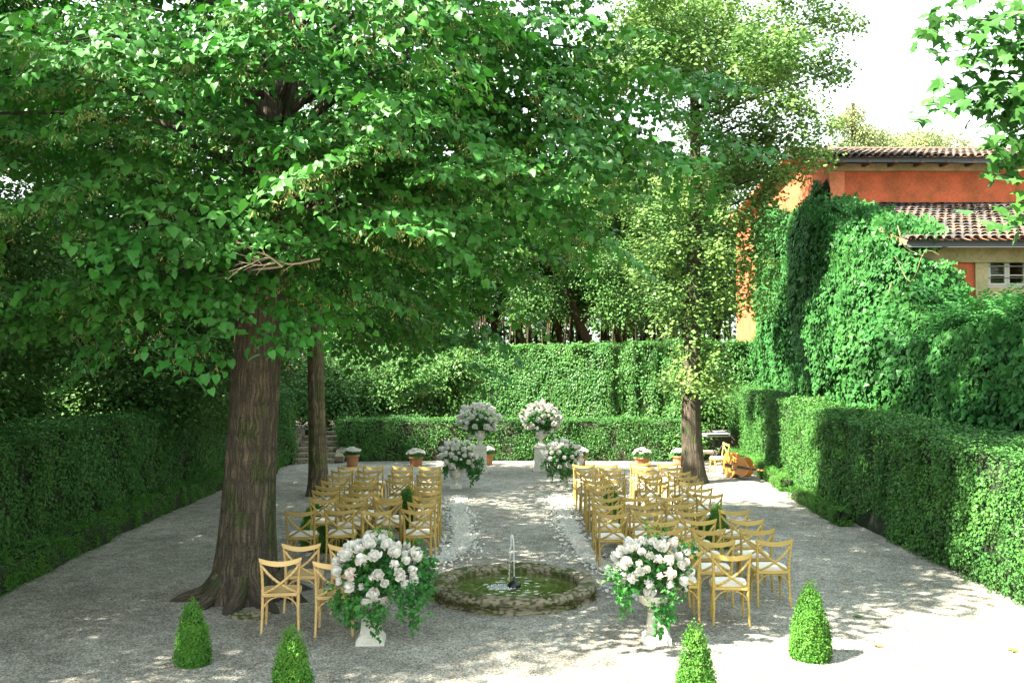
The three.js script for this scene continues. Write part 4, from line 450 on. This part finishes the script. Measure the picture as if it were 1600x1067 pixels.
// ------------------------------------------------------------------ flowers, urns, pedestals
function petalGeo(w, l, cup, curl) { const v = [], f = [], A = 4, B = 4; for (let j = 0; j <= B; j++) for (let i = 0; i <= A; i++) { const u = i / A * 2 - 1, t = j / B, ww = w * Math.sin(Math.PI * (0.15 + 0.7 * t)) ; v.push([u * ww, l * t * Math.cos(cup * t), l * t * Math.sin(cup * t) + u * u * ww * 0.7 - curl * t * t * t * l]); } for (let j = 0; j < B; j++) for (let i = 0; i < A; i++) { const a = j * (A + 1) + i; f.push([a, a + 1, a + A + 1], [a + 1, a + A + 2, a + A + 1]); } return raw(v, f); }
function bloom(seed, rings) { const r = rng(seed), gs = []; for (const [n, w, l, tilt, cup, y] of rings) for (let i = 0; i < n; i++) { const g = petalGeo(w * (0.85 + r() * 0.3), l * (0.85 + r() * 0.3), cup, 0.2 * r()); g.rotateX(tilt + (r() - 0.5) * 0.25); g.translate(0, y, 0.12); g.rotateY((i + r() * 0.5) / n * Math.PI * 2); gs.push(g); } return mergeGeometries(gs.map((g) => { g.deleteAttribute('uv'); return g; })); }
// open along +y, radius about 1
const blooms = [bloom(1, [[7, 0.42, 0.95, 1.15, -0.5, -0.1], [7, 0.4, 0.85, 0.75, -0.6, 0], [6, 0.34, 0.72, 0.4, -0.6, 0.02], [5, 0.26, 0.6, 0.12, -0.5, 0.05], [4, 0.18, 0.5, -0.05, -0.4, 0.08]]), bloom(2, [[6, 0.5, 0.95, 0.95, -0.75, -0.15], [5, 0.46, 0.85, 0.5, -0.8, -0.05], [5, 0.36, 0.75, 0.2, -0.7, 0], [4, 0.24, 0.62, 0, -0.6, 0.05]]), bloom(3, [[8, 0.36, 0.9, 1.35, -0.3, 0], [8, 0.36, 0.85, 0.95, -0.5, 0.04], [8, 0.3, 0.75, 0.6, -0.6, 0.08], [6, 0.24, 0.62, 0.3, -0.6, 0.1], [5, 0.18, 0.5, 0.05, -0.5, 0.12]])];
const budGeo = new THREE.SphereGeometry(0.62, 10, 8);
const sprig = [71, 72].map((s) => ball(s, 20, 0.11, 0.055, ivyLeaf(), 0.9)), vine = [73].map((s) => { const r = rng(s), l = []; for (let i = 0; i < 26; i++) { const t = i / 25; l.push(mtx(V((r() - 0.5) * 0.1, -t * 0.3, (r() - 0.5) * 0.08), basis(V((r() - 0.5) * 1.4, -0.8, (r() - 0.5)), V((r() - 0.5), 0.4, 1).normalize()), 0.045 + r() * 0.02)); } return join(ivyLeaf(), l); });
function bouquet(label, x, y, z, { rx, ry, n, size, seed, trail = [], up = 0.15 }) {
  const o = thing('flower_arrangement', label, 'flowers', [x, y, z], 0, 'white flower arrangements'), r = rng(seed), l = [], placed = [];
  for (let i = 0, tries = 0; i < n && tries < 4000; tries++) { const d = V(r() * 2 - 1, r() * 1.5 - 0.4, r() * 2 - 1).normalize(), k = 0.9 + 0.25 * r(), p = V(d.x * rx * k, d.y * ry * k + up, d.z * rx * 0.85 * k), s = size * (0.62 + 0.65 * r()); if (placed.some(([q, t]) => q.distanceTo(p) < (s + t) * 0.72)) continue; placed.push([p, s]); i++; }
  placed.forEach(([p, s], i) => { const d = V(p.x / rx, (p.y - up) / ry + 0.35, p.z / rx + 0.15).normalize(), b = part('bloom', blooms[i % 3], r() < 0.08 ? M.blush : M.petal, o); b.position.copy(p); b.quaternion.setFromUnitVectors(UPV, d).multiply(new THREE.Quaternion().setFromAxisAngle(UPV, r() * 6)); b.scale.setScalar(s); if (i % 2 === 0) part('stem', tube([V(0, -0.1, 0), p.clone().multiplyScalar(0.5).add(V(0, 0.04, 0)), p.clone().addScaledVector(d, -s * 0.2)], [0.004, 0.004, 0.004], 4, 0.15), M.stem, o); });
  for (let i = 0; i < 130; i++) { const d = V(r() * 2 - 1, r() * 1.6 - 0.75, r() * 2 - 1).normalize(), k = 0.35 + 0.45 * r(); l.push(mtx(V(d.x * rx * k, d.y * ry * k + up * 0.7, d.z * rx * 0.85 * k), new THREE.Quaternion().setFromEuler(new THREE.Euler(r() * 2, r() * 6, r() * 2)), 0.7 + r() * 0.5)); }
  for (const [tx, ty, tz, q = 4] of trail) for (let i = 0; i < q; i++) l.push(mtx(V(tx + (r() - 0.5) * 0.2, ty + (r() - 0.5) * 0.24, tz + (r() - 0.5) * 0.14), new THREE.Quaternion().setFromEuler(new THREE.Euler(r(), r() * 6, r())), 0.6 + r() * 0.5));
  copies('foliage', sprig[0], M.flowerLeaf, l.filter((_, i) => i % 2), o, tints(seed, 0.7, 1.6, 0.2)); copies('foliage', sprig[1], M.flowerLeaf, l.filter((_, i) => !(i % 2)), o, tints(seed + 1, 0.7, 1.6, 0.2));
  copies('trailing_ivy', vine[0], M.flowerLeaf, trail.map(([tx, ty, tz]) => mtx(V(tx, ty, tz), new THREE.Quaternion().setFromAxisAngle(UPV, r() * 6), 1)), o, tints(seed + 2, 0.8, 1.5)); return o;
}
const lathe = (prof, seg = 40, flute = 0, y0 = 0, y1 = 0) => { const c = new THREE.SplineCurve(prof.map(([a, b]) => new THREE.Vector2(a, b))), pts = []; for (let i = 0; i <= prof.length * 5; i++) pts.push(c.getPoint(i / (prof.length * 5))); const g = new THREE.LatheGeometry(pts, seg); if (flute) { const p = g.attributes.position; for (let i = 0; i < p.count; i++) { const y = p.getY(i); if (y > y0 && y < y1) { const k = 1 + 0.035 * Math.cos(Math.atan2(p.getZ(i), p.getX(i)) * flute) * Math.sin(Math.PI * (y - y0) / (y1 - y0)); p.setX(i, p.getX(i) * k); p.setZ(i, p.getZ(i) * k); } } g.computeVertexNormals(); } return g; };
function frustum(w0, w1, h, y) { const g = new RoundedBoxGeometry(1, h, 1, 2, 0.012), p = g.attributes.position; for (let i = 0; i < p.count; i++) { const t = clamp(p.getY(i) / h + 0.5), w = lerp(w0, w1, t); p.setX(i, p.getX(i) * w); p.setZ(i, p.getZ(i) * w); } g.computeVertexNormals(); g.translate(0, y + h / 2, 0); return g; }
for (const [s, x, d, where] of [[0, -1.6, 10.95, 'by the lone wooden chairs'], [1, 1.65, 11.0, 'by the padded chairs']]) {
  const p = thing('white_pedestal', `short tapered white pedestal ${where}`, 'pedestal', [x, 0.01, -d], s ? -0.08 : 0.06, 'short pedestals flanking the fountain'); part('base_plate', frustum(0.32, 0.315, 0.07, 0), M.white, p); part('moulding', frustum(0.3, 0.235, 0.045, 0.07), M.white, p); part('shaft', frustum(0.23, 0.19, 0.21, 0.115), M.white, p); part('cap', frustum(0.2, 0.215, 0.03, 0.325), M.white, p);
  const u = thing('bowl_urn', `wide white bowl urn on the short pedestal ${where}`, 'urn', [x, 0.365, -d], 0, 'bowl urns flanking the fountain'); part('bowl', lathe([[0.001, 0], [0.09, 0], [0.092, 0.012], [0.055, 0.03], [0.06, 0.045], [0.15, 0.07], [0.205, 0.125], [0.215, 0.165], [0.235, 0.185], [0.235, 0.2], [0.2, 0.2], [0.19, 0.16], [0.001, 0.12]], 40, 18, 0.05, 0.15), M.white, u);
  bouquet(`large white peony arrangement in the bowl urn ${where}`, x + (s ? -0.04 : 0.06), 0.72, -d, { rx: s ? 0.39 : 0.44, ry: 0.28, n: 62, size: 0.085, seed: 801 + s, up: 0.14, trail: s ? [[-0.4, 0.08, 0.1], [-0.36, -0.1, 0.15], [-0.3, 0, 0.2], [0.1, -0.22, 0.25], [0.02, -0.3, 0.25], [0.16, -0.12, 0.28], [0.34, 0.12, 0.1], [0.36, 0.3, 0], [0.05, 0.52, 0]] : [[-0.42, -0.12, 0.1], [-0.3, -0.16, 0.2], [-0.2, -0.2, 0.2], [0.0, -0.22, 0.25], [0.05, -0.3, 0.25], [0.3, -0.1, 0.2], [0.42, -0.16, 0.15], [0.5, 0.05, 0.05], [0.56, 0.18, 0], [0.6, 0.05, 0], [0.5, 0.26, 0], [0.45, -0.25, 0.15], [0.12, 0.46, -0.1]] });
}
const bell = [[0.001, 0], [0.1, 0], [0.105, 0.02], [0.06, 0.05], [0.045, 0.1], [0.06, 0.14], [0.05, 0.16], [0.11, 0.2], [0.15, 0.26], [0.16, 0.36], [0.165, 0.44], [0.2, 0.49], [0.2, 0.51], [0.17, 0.51], [0.15, 0.44], [0.001, 0.4]];
for (const [s, x, d, where] of [[0, -1.41, 24.2, 'beside the front left chairs'], [1, 1.37, 24.5, 'beside the front right chairs']]) {
  const u = thing('bell_urn', `white bell urn on the gravel ${where}`, 'urn', [x, 0.01, -d], 0, 'bell urns on the gravel'); part('plinth', frustum(0.3, 0.29, 0.06, 0), M.white, u); const b = lathe(bell, 40, 16, 0.2, 0.44); b.translate(0, 0.062, 0); part('bowl', b, M.white, u);
  bouquet(`white flowers in the bell urn ${where}`, x + (s ? -0.06 : 0.05), 0.68, -d, { rx: 0.46, ry: 0.34, n: 60, size: 0.088, seed: 811 + s, up: 0.14, trail: s ? [[-0.4, -0.1, 0.1, 9], [-0.3, -0.25, 0.15, 8], [-0.05, -0.2, 0.2, 9], [0.1, -0.3, 0.2, 8]] : [[0.3, -0.1, 0.1, 9], [0.45, 0.05, 0.1, 9], [0.5, -0.15, 0.1, 8], [0.35, -0.3, 0.1, 7], [-0.3, -0.1, 0.1, 7]] });
}
for (const [s, x, d, where] of [[0, -0.92, 27.7, 'on the linden side of the altar'], [1, 0.84, 28.1, 'on the house side of the altar']]) {
  const p = thing('white_pedestal', `tall square white pedestal ${where}`, 'pedestal', [x, 0.01, -d], s ? -0.05 : 0.05, 'tall pedestals at the garden end'); part('base_plate', frustum(0.42, 0.41, 0.06, 0), M.white, p); part('shaft', frustum(0.37, 0.37, 0.6, 0.06), M.white, p); part('cap', merged([frustum(0.39, 0.42, 0.04, 0.66), frustum(0.42, 0.4, 0.035, 0.7)]), M.white, p);
  const u = thing('fluted_urn', `white fluted urn on the tall pedestal ${where}`, 'urn', [x, 0.746, -d], 0, 'fluted urns on the tall pedestals'); part('foot', frustum(0.26, 0.25, 0.04, 0), M.white, u); const b = lathe([[0.001, 0], [0.11, 0], [0.06, 0.05], [0.05, 0.11], [0.06, 0.14], [0.13, 0.2], [0.16, 0.28], [0.13, 0.36], [0.16, 0.41], [0.16, 0.43], [0.12, 0.43], [0.001, 0.36]], 40, 16, 0.15, 0.34); b.translate(0, 0.042, 0); part('bowl', b, M.white, u);
  bouquet(`dome of white blooms on the tall pedestal ${where}`, x + (s ? 0.02 : -0.06), 1.26, -d, { rx: 0.52, ry: 0.44, n: 84, size: 0.095, seed: 821 + s, up: 0.26, trail: [[-0.3, 0, 0.1, 3], [0.3, 0, 0.1, 3]] });
}
// terracotta pots of small white flowers along the low hedge
[[551, 29.2, 0.2, 0.36, 'terracotta pot of white flowers nearest the stone steps'], [650, 29.4, 0.22, 0.28, 'terracotta pot of white flowers behind the left chair rows'], [762, 29.7, 0.18, 0.34, 'terracotta pot half hidden by the tall pedestal'], [906, 29.3, 0.2, 0.34, 'terracotta pot beside the bell urn on the house side'], [1003, 29.3, 0.24, 0.28, 'wide terracotta pot of white flowers behind the right chair rows'], [1060, 29.5, 0.19, 0.3, 'terracotta pot of white flowers next to the pale tree trunk']].forEach(([px, d, R, H, label], i) => {
  const x = (px - 800) / 1500 * d, o = thing('flower_pot', label, 'flower pot', [x, 0.01, -d], 0, 'flower pots along the low hedge'), r = rng(840 + i); part('pot', lathe([[0.001, 0], [R * 0.72, 0], [R * 0.86, H * 0.5], [R * 0.95, H * 0.84], [R * 1.08, H * 0.86], [R * 1.08, H], [R * 0.94, H], [R * 0.9, H * 0.85], [0.001, H * 0.82]]), M.terracotta, o);
  const l = []; for (let k = 0; k < 34; k++) { const a = r() * 6.28, q = Math.sqrt(r()) * R * 1.15; l.push(mtx(V(Math.cos(a) * q, H + 0.03 + (R * R * 1.3 - q * q) * 1.6 * r(), Math.sin(a) * q), new THREE.Quaternion().setFromEuler(new THREE.Euler(r(), r() * 6, r())), 0.6)); } copies('foliage', sprig[0], M.flowerLeaf, l, o, tints(850 + i)); const f = []; for (let k = 0; k < 75; k++) { const a = r() * 6.28, q = Math.sqrt(r()) * R * 1.2; f.push(mtx(V(Math.cos(a) * q, H + 0.09 + (R * R * 1.4 - q * q) * 1.8 + r() * 0.03, Math.sin(a) * q), new THREE.Quaternion().setFromEuler(new THREE.Euler((r() - 0.5), r() * 6, (r() - 0.5))), 0.035 + r() * 0.015)); } copies('blossoms', blooms[2], M.petal, f, o);
});
// ------------------------------------------------------------------ box cones
const conePatch = [81, 82, 83].map((s) => mat2(s, 70, 0.15, 0.06, 0.02, leafBox, -0.3, 0.9));
function cone(label, x, d, h, R, mat, seed, group) {
  const o = thing('box_cone', label, 'topiary', [x, 0.01, -d], 0, group), r = rng(seed), prof = (t) => R * Math.pow(Math.max(0, 1 - Math.pow(t, 1.5)), 0.72) * (0.86 + 0.14 * smooth(0, 0.14, t)), l = [];
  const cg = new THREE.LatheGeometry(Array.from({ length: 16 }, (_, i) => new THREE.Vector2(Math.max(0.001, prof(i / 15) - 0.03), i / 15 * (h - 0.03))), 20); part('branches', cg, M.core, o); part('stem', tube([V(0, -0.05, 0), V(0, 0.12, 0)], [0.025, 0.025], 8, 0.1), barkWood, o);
  for (let i = 0, N = 900 * h * R * 2; i < N; i++) { const t = 1 - Math.sqrt(r()), a = r() * 6.28, q = prof(t), e = 0.01, sl = -(prof(Math.min(1, t + e)) - prof(Math.max(0, t - e))) / (2 * e * h), nr = V(Math.cos(a), clamp(sl, 0, 3), Math.sin(a)).normalize(), bump = (noise(Math.cos(a) * 3 + seed, t * 8, Math.sin(a) * 3) - 0.5) * 0.04; l.push(mtx(V(Math.cos(a) * (q + bump), t * h, Math.sin(a) * (q + bump)), qz(nr, r() * 6.28), 0.8 + r() * 0.4)); }
  cover(o, conePatch, mat, l, 'foliage', seed, 0.75, 1.4); return o;
}
cone('box cone on the gravel in front of the linden roots', -3.36, 10.15, 0.7, 0.165, M.box, 901, 'box cones along the front of the court'); cone('box cone cut by the lower picture edge, near the lone chairs', -2.06, 9.05, 0.7, 0.175, M.box, 902, 'box cones along the front of the court');
cone('sun-touched box cone cut by the lower picture edge', 1.71, 9.0, 0.73, 0.175, M.box, 903, 'box cones along the front of the court'); cone('broad box cone standing at the edge of the sunlit gravel', 3.2, 10.35, 0.82, 0.205, M.box, 904, 'box cones along the front of the court');
cone('dark box cone among the left chairs, near the aisle', -1.98, 18.2, 0.84, 0.2, M.box, 905, 'dark box cones among the chairs'); cone('dark box cone at the outer edge of the left chairs', -3.62, 17.6, 0.62, 0.24, M.box, 906, 'dark box cones among the chairs'); cone('dark box cone among the right chairs, near the aisle', 1.87, 18.3, 0.8, 0.24, M.box, 907, 'dark box cones among the chairs'); cone('dark box cone at the outer edge of the right chairs', 3.52, 16.5, 0.74, 0.22, M.box, 908, 'dark box cones among the chairs');
// ------------------------------------------------------------------ things by the far hedge
{ // steps up to the terrace
  const o = thing('stone_steps', 'worn stone steps climbing beside the low hedge', 'steps', [-6.25, 0, -30.3]); for (let i = 0; i < 5; i++) part('step', box(1.35, 0.15, 0.46, 0.03 * (i % 2), i * 0.15, -i * 0.38, 0.02), M.step, o); const sl = box(0.3, 0.2, 2.1, 0, 0, 0, 0.02); sl.rotateX(0.36); sl.translate(0.82, 0.42, -0.85); part('cheek_wall', sl, M.step, o); const s2 = sl.clone(); s2.translate(-1.64, 0, 0); part('cheek_wall', s2, M.step, o); part('coping', box(2.4, 0.1, 0.4, 0.6, 0.76, -2.1, 0.02), M.step, o);
  const b = thing('stone_bench', 'small stone bench behind the pale tree trunk', 'bench', [5.95, 0.01, -29.6], 0.2); part('seat', box(0.8, 0.09, 0.36, 0, 0.36, 0, 0.02), M.step, b); for (const s of [-1, 1]) part('leg', frustum(0.2, 0.16, 0.36, 0).translate(s * 0.26, 0, 0), M.step, b);
  const k = thing('keyboard_stand', 'black crossed stand carrying the keyboard', 'stand', [6.1, 0.01, -28.7], 0.2); for (const s of [-1, 1]) for (const z of [-0.13, 0.13]) part('leg', tube([V(s * 0.3, 0, z), V(-s * 0.28, 0.94, z)], [0.014, 0.014], 8, 0.3), M.black, k); for (const s of [-1, 1]) { part('foot', tube([V(s * 0.3, 0.015, -0.2), V(s * 0.3, 0.015, 0.2)], [0.016, 0.016], 8, 0.3), M.black, k); part('arm', tube([V(s * 0.28, 0.945, -0.18), V(s * 0.28, 0.945, 0.18)], [0.016, 0.016], 8, 0.3), M.black, k); }
  const e = thing('keyboard', 'silver electronic keyboard on the crossed stand', 'keyboard', [6.1, 0.974, -28.7], 0.2); part('case', box(0.78, 0.09, 0.32, 0, 0, 0, 0.015), M.silver, e); part('key_bed', box(0.66, 0.03, 0.014, 0, 0.03, 0.164), M.black, e); part('control_panel', box(0.7, 0.012, 0.17, 0, 0.09, -0.06), M.black, e); for (let i = 0; i < 24; i++) part('key', box(0.025, 0.012, 0.09, -0.312 + i * 0.0272, 0.09, 0.085), M.white, e);
  const pr = thing('sheet_holder', 'dark folder lying on top of the keyboard', 'folder', [6.2, 1.078, -28.75], 0.3); part('cover', box(0.34, 0.035, 0.22, 0, 0, 0, 0.008), std([0.02, 0.03, 0.06], 0.6), pr); part('page', box(0.3, 0.008, 0.2, 0, 0.036, 0), std([0.4, 0.44, 0.5], 0.8), pr);
}
{ // double bass lying on its side
  const o = thing('double_bass', 'amber double bass lying on its side by the hedge', 'double bass', [6.2, 0.01, -26.2]), in_ = new THREE.Group(); const sh = new THREE.Shape(), half = [[0, -0.56], [0.2, -0.55], [0.31, -0.46], [0.34, -0.33], [0.3, -0.19], [0.215, -0.1], [0.2, 0], [0.215, 0.08], [0.25, 0.16], [0.255, 0.27], [0.2, 0.37], [0.08, 0.47], [0, 0.52]]; const pts = [...half, ...half.slice(1, -1).reverse().map(([x, y]) => [-x, y])].map(([x, y]) => new THREE.Vector2(x, y)); sh.setFromPoints(new THREE.CatmullRomCurve3(pts.map((p) => V(p.x, p.y, 0)), true, 'centripetal').getPoints(72).map((p) => new THREE.Vector2(p.x, p.y)));
  const wood = new THREE.MeshPhysicalMaterial({ color: new THREE.Color().setRGB(0.5, 0.2, 0.035), roughness: 0.35, clearcoat: 0.5, clearcoatRoughness: 0.2 }), dark = std([0.03, 0.02, 0.015], 0.4), R = new THREE.Matrix4();
  // lying on its ribs: width axis vertical, neck towards the garden door, front plate facing the aisle
  R.makeBasis(V(0, -1, 0), V(0.42, 0, 0.9075), V(-0.9075, 0, 0.42)).setPosition(0, 0.345, 0); const put = (n, g, m, p = o) => { g.applyMatrix4(R); return part(n, g, m, p); };
  put('ribs', new THREE.ExtrudeGeometry(sh, { depth: 0.16, bevelEnabled: false }).translate(0, 0, -0.08), std([0.42, 0.16, 0.03], 0.35)); const plate = new THREE.ExtrudeGeometry(sh, { depth: 0.012, bevelEnabled: true, bevelSize: 0.014, bevelThickness: 0.012, bevelSegments: 2 }); const fp = put('front_plate', plate.clone().translate(0, 0, 0.09), wood); put('back_plate', plate.clone().translate(0, 0, -0.104), wood);
  put('fingerboard', box(0.07, 0.78, 0.025, 0, 0.12, 0.17, 0.006), dark); put('neck', tube([V(0, 0.48, 0.12), V(0, 0.9, 0.13), V(0, 0.98, 0.12)], [0.03, 0.022, 0.024], 8, 0.1), wood); put('scroll', new THREE.TorusGeometry(0.04, 0.022, 8, 16, 5.2).rotateY(Math.PI / 2).translate(0, 1.06, 0.1), wood); put('tailpiece', box(0.08, 0.28, 0.02, 0, -0.48, 0.135, 0.006), dark); put('bridge', box(0.15, 0.02, 0.13, 0, -0.08, 0.115), std([0.5, 0.36, 0.18], 0.6)); for (const s of [-1, 1]) { put('tuning_peg', tube([V(-0.07, 0.95 + s * 0.03, 0.11), V(0.07, 0.95 + s * 0.03, 0.11)], [0.01, 0.01], 6, 0.1), dark); put('sound_hole', tube([V(s * 0.13, -0.2, 0.124), V(s * 0.1, -0.1, 0.124), V(s * 0.09, 0.02, 0.124)], [0.009, 0.012, 0.009], 6, 0.03), dark, o); }
}
// ------------------------------------------------------------------ petals, litter, grass
{
  const pg = petalGeo(0.021, 0.044, 0.4, 0.1); pg.rotateX(-Math.PI / 2); const r = rng(61), lay = (name, label, line, w, n) => { const c = new THREE.CatmullRomCurve3(line.map(([px, py]) => { const d = 4800 / (py - 565); return V((px - 800) / 1500 * d, 0, -d); })), l = [], H = (x, z) => 0.02 + 0.012 * fbm(x * 0.8, z * 0.8, 3); for (let i = 0; i < n; i++) { const t = r(), p = c.getPointAt(t), g = (r() + r() + r() - 1.5) / 1.5, far = r() < 0.09 ? 3.2 : 1, x = p.x + g * w * far * (0.8 + 0.5 * noise(t * 14)), z = p.z + (r() - 0.5) * 0.16 * far; l.push(mtx(V(x, H(x, z) + r() * 0.014, z), new THREE.Quaternion().setFromEuler(new THREE.Euler((r() - 0.5) * 0.9, r() * 6.28, (r() - 0.5) * 0.9, 'YXZ')), 0.75 + r() * 0.7)); } const m = copies(numbered(name), pg, M.petal, l, scene, tints(n, 0.9, 1.05, 0.03)); tag(m, label, 'petals', 'petal drifts along the aisle', 'stuff'); };
  lay('petals', 'drift of white petals along the aisle edge of the left chairs', [[712, 778], [716, 800], [720, 825], [722, 850], [708, 866], [688, 878], [668, 884]], 0.16, 15000); lay('petals', 'drift of white petals along the aisle edge of the right chairs', [[868, 776], [876, 795], [888, 820], [903, 850], [920, 872], [945, 888], [972, 905], [990, 935]], 0.16, 15500);
  const grass = raw([[-0.05, 0, 0], [0.05, 0, 0], [0.03, 0.6, 0.12], [0, 1, 0.35]], [[0, 1, 2], [0, 2, 3]]), tuft = (s) => { const q = rng(s), l = []; for (let i = 0; i < 26; i++) l.push(mtx(V((q() - 0.5) * 0.14, 0, (q() - 0.5) * 0.14), new THREE.Quaternion().setFromEuler(new THREE.Euler((q() - 0.5) * 0.8, q() * 6.28, 0, 'YXZ')), 0.05 + q() * 0.06)); return join(grass, l); };
  const patch = (label, x, d, rx, rz, n, mat, seed, sy = 1) => { const q = rng(seed), l = []; for (let i = 0; i < n; i++) { const a = q() * 6.28, k = Math.sqrt(q()); if (noise(Math.cos(a) * k * 3 + seed, Math.sin(a) * k * 3) < 0.25 * k + 0.15) continue; l.push(mtx(V(x + Math.cos(a) * k * rx, 0.015, -d + Math.sin(a) * k * rz), new THREE.Quaternion().setFromAxisAngle(UPV, q() * 6.28), V(1, sy, 1).multiplyScalar(0.7 + q() * 0.6))); } tag(copies(numbered('grass'), tuft(seed), mat, l, scene, tints(seed, 0.7, 1.3)), label, 'grass', null, 'stuff'); };
  const green = leafMat([0.06, 0.17, 0.02], 0.3, 0.1), straw = leafMat([0.34, 0.28, 0.1], 0.3, 0.05);
  patch('green grass growing under the left block of chairs', -2.75, 17, 1.0, 1.1, 420, green, 62); patch('green grass growing under the right block of chairs', 2.85, 17.4, 1.1, 1.3, 480, green, 63); patch('dry straw-coloured grass at the bottom edge of the gravel', 3.6, 9.15, 0.75, 0.28, 700, straw, 64, 0.5);
  const moss = thing('mossy_stone', 'low mossy stone among the linden roots', 'stone', [-3.28, -0.02, -12.05]), sg = new THREE.IcosahedronGeometry(0.22, 4), p = sg.attributes.position; for (let i = 0; i < p.count; i++) { const v = V().fromBufferAttribute(p, i), k = 1 + (fbm(v.x * 6 + 4, v.y * 6 + 4, v.z * 6 + 4) - 0.5) * 0.6; p.setXYZ(i, v.x * k * 1.3, v.y * k * 0.5, v.z * k); } sg.computeVertexNormals(); part('stone', sg, M.rim, moss);
  const fl = rng(66), lg = starLeaf(), lm = [std([0.1, 0.14, 0.03], 0.9, { side: 2 }), std([0.16, 0.1, 0.04], 0.9, { side: 2 })]; [[4.35, 12.0, 'small fallen green leaf on the shaded gravel'], [4.1, 10.75, 'small fallen brown leaf beside the broad box cone'], [5.55, 10.6, 'fallen leaf lying alone on the sunlit gravel']].forEach(([x, d, label], i) => { const o = part(numbered('fallen_leaf'), lg, lm[i % 2], scene); o.position.set(x, 0.03, -d); o.rotation.set(-1.45, 0.2, fl() * 6); o.scale.setScalar(0.12); tag(o, label, 'leaf'); });
  const sub = rng(67), peb = new THREE.IcosahedronGeometry(1, 0), pl = []; for (let i = 0; i < 60000; i++) { const d = 8.2 + 12 * Math.pow(sub(), 1.5), x = (sub() * 2 - 1) * Math.min(6.3, d * 0.56); pl.push(mtx(V(x, 0.014 + 0.014 * fbm(x * 0.8, -d * 0.8, 3, 3), -d), new THREE.Quaternion().setFromEuler(new THREE.Euler(sub() * 6, sub() * 6, 0)), V(1, 0.7, 0.9).multiplyScalar(0.004 + 0.005 * sub() * sub()))); } tag(copies('gravel', peb, std([0.24, 0.23, 0.21], 0.95), pl, scene, (c) => { const k = 0.55 + sub() * 0.9; c.setRGB(k, k * 0.98, k * 0.95); }), 'loose stones scattered over the gravel court', 'gravel', null, 'stuff');
}
renderer.render(scene, camera);
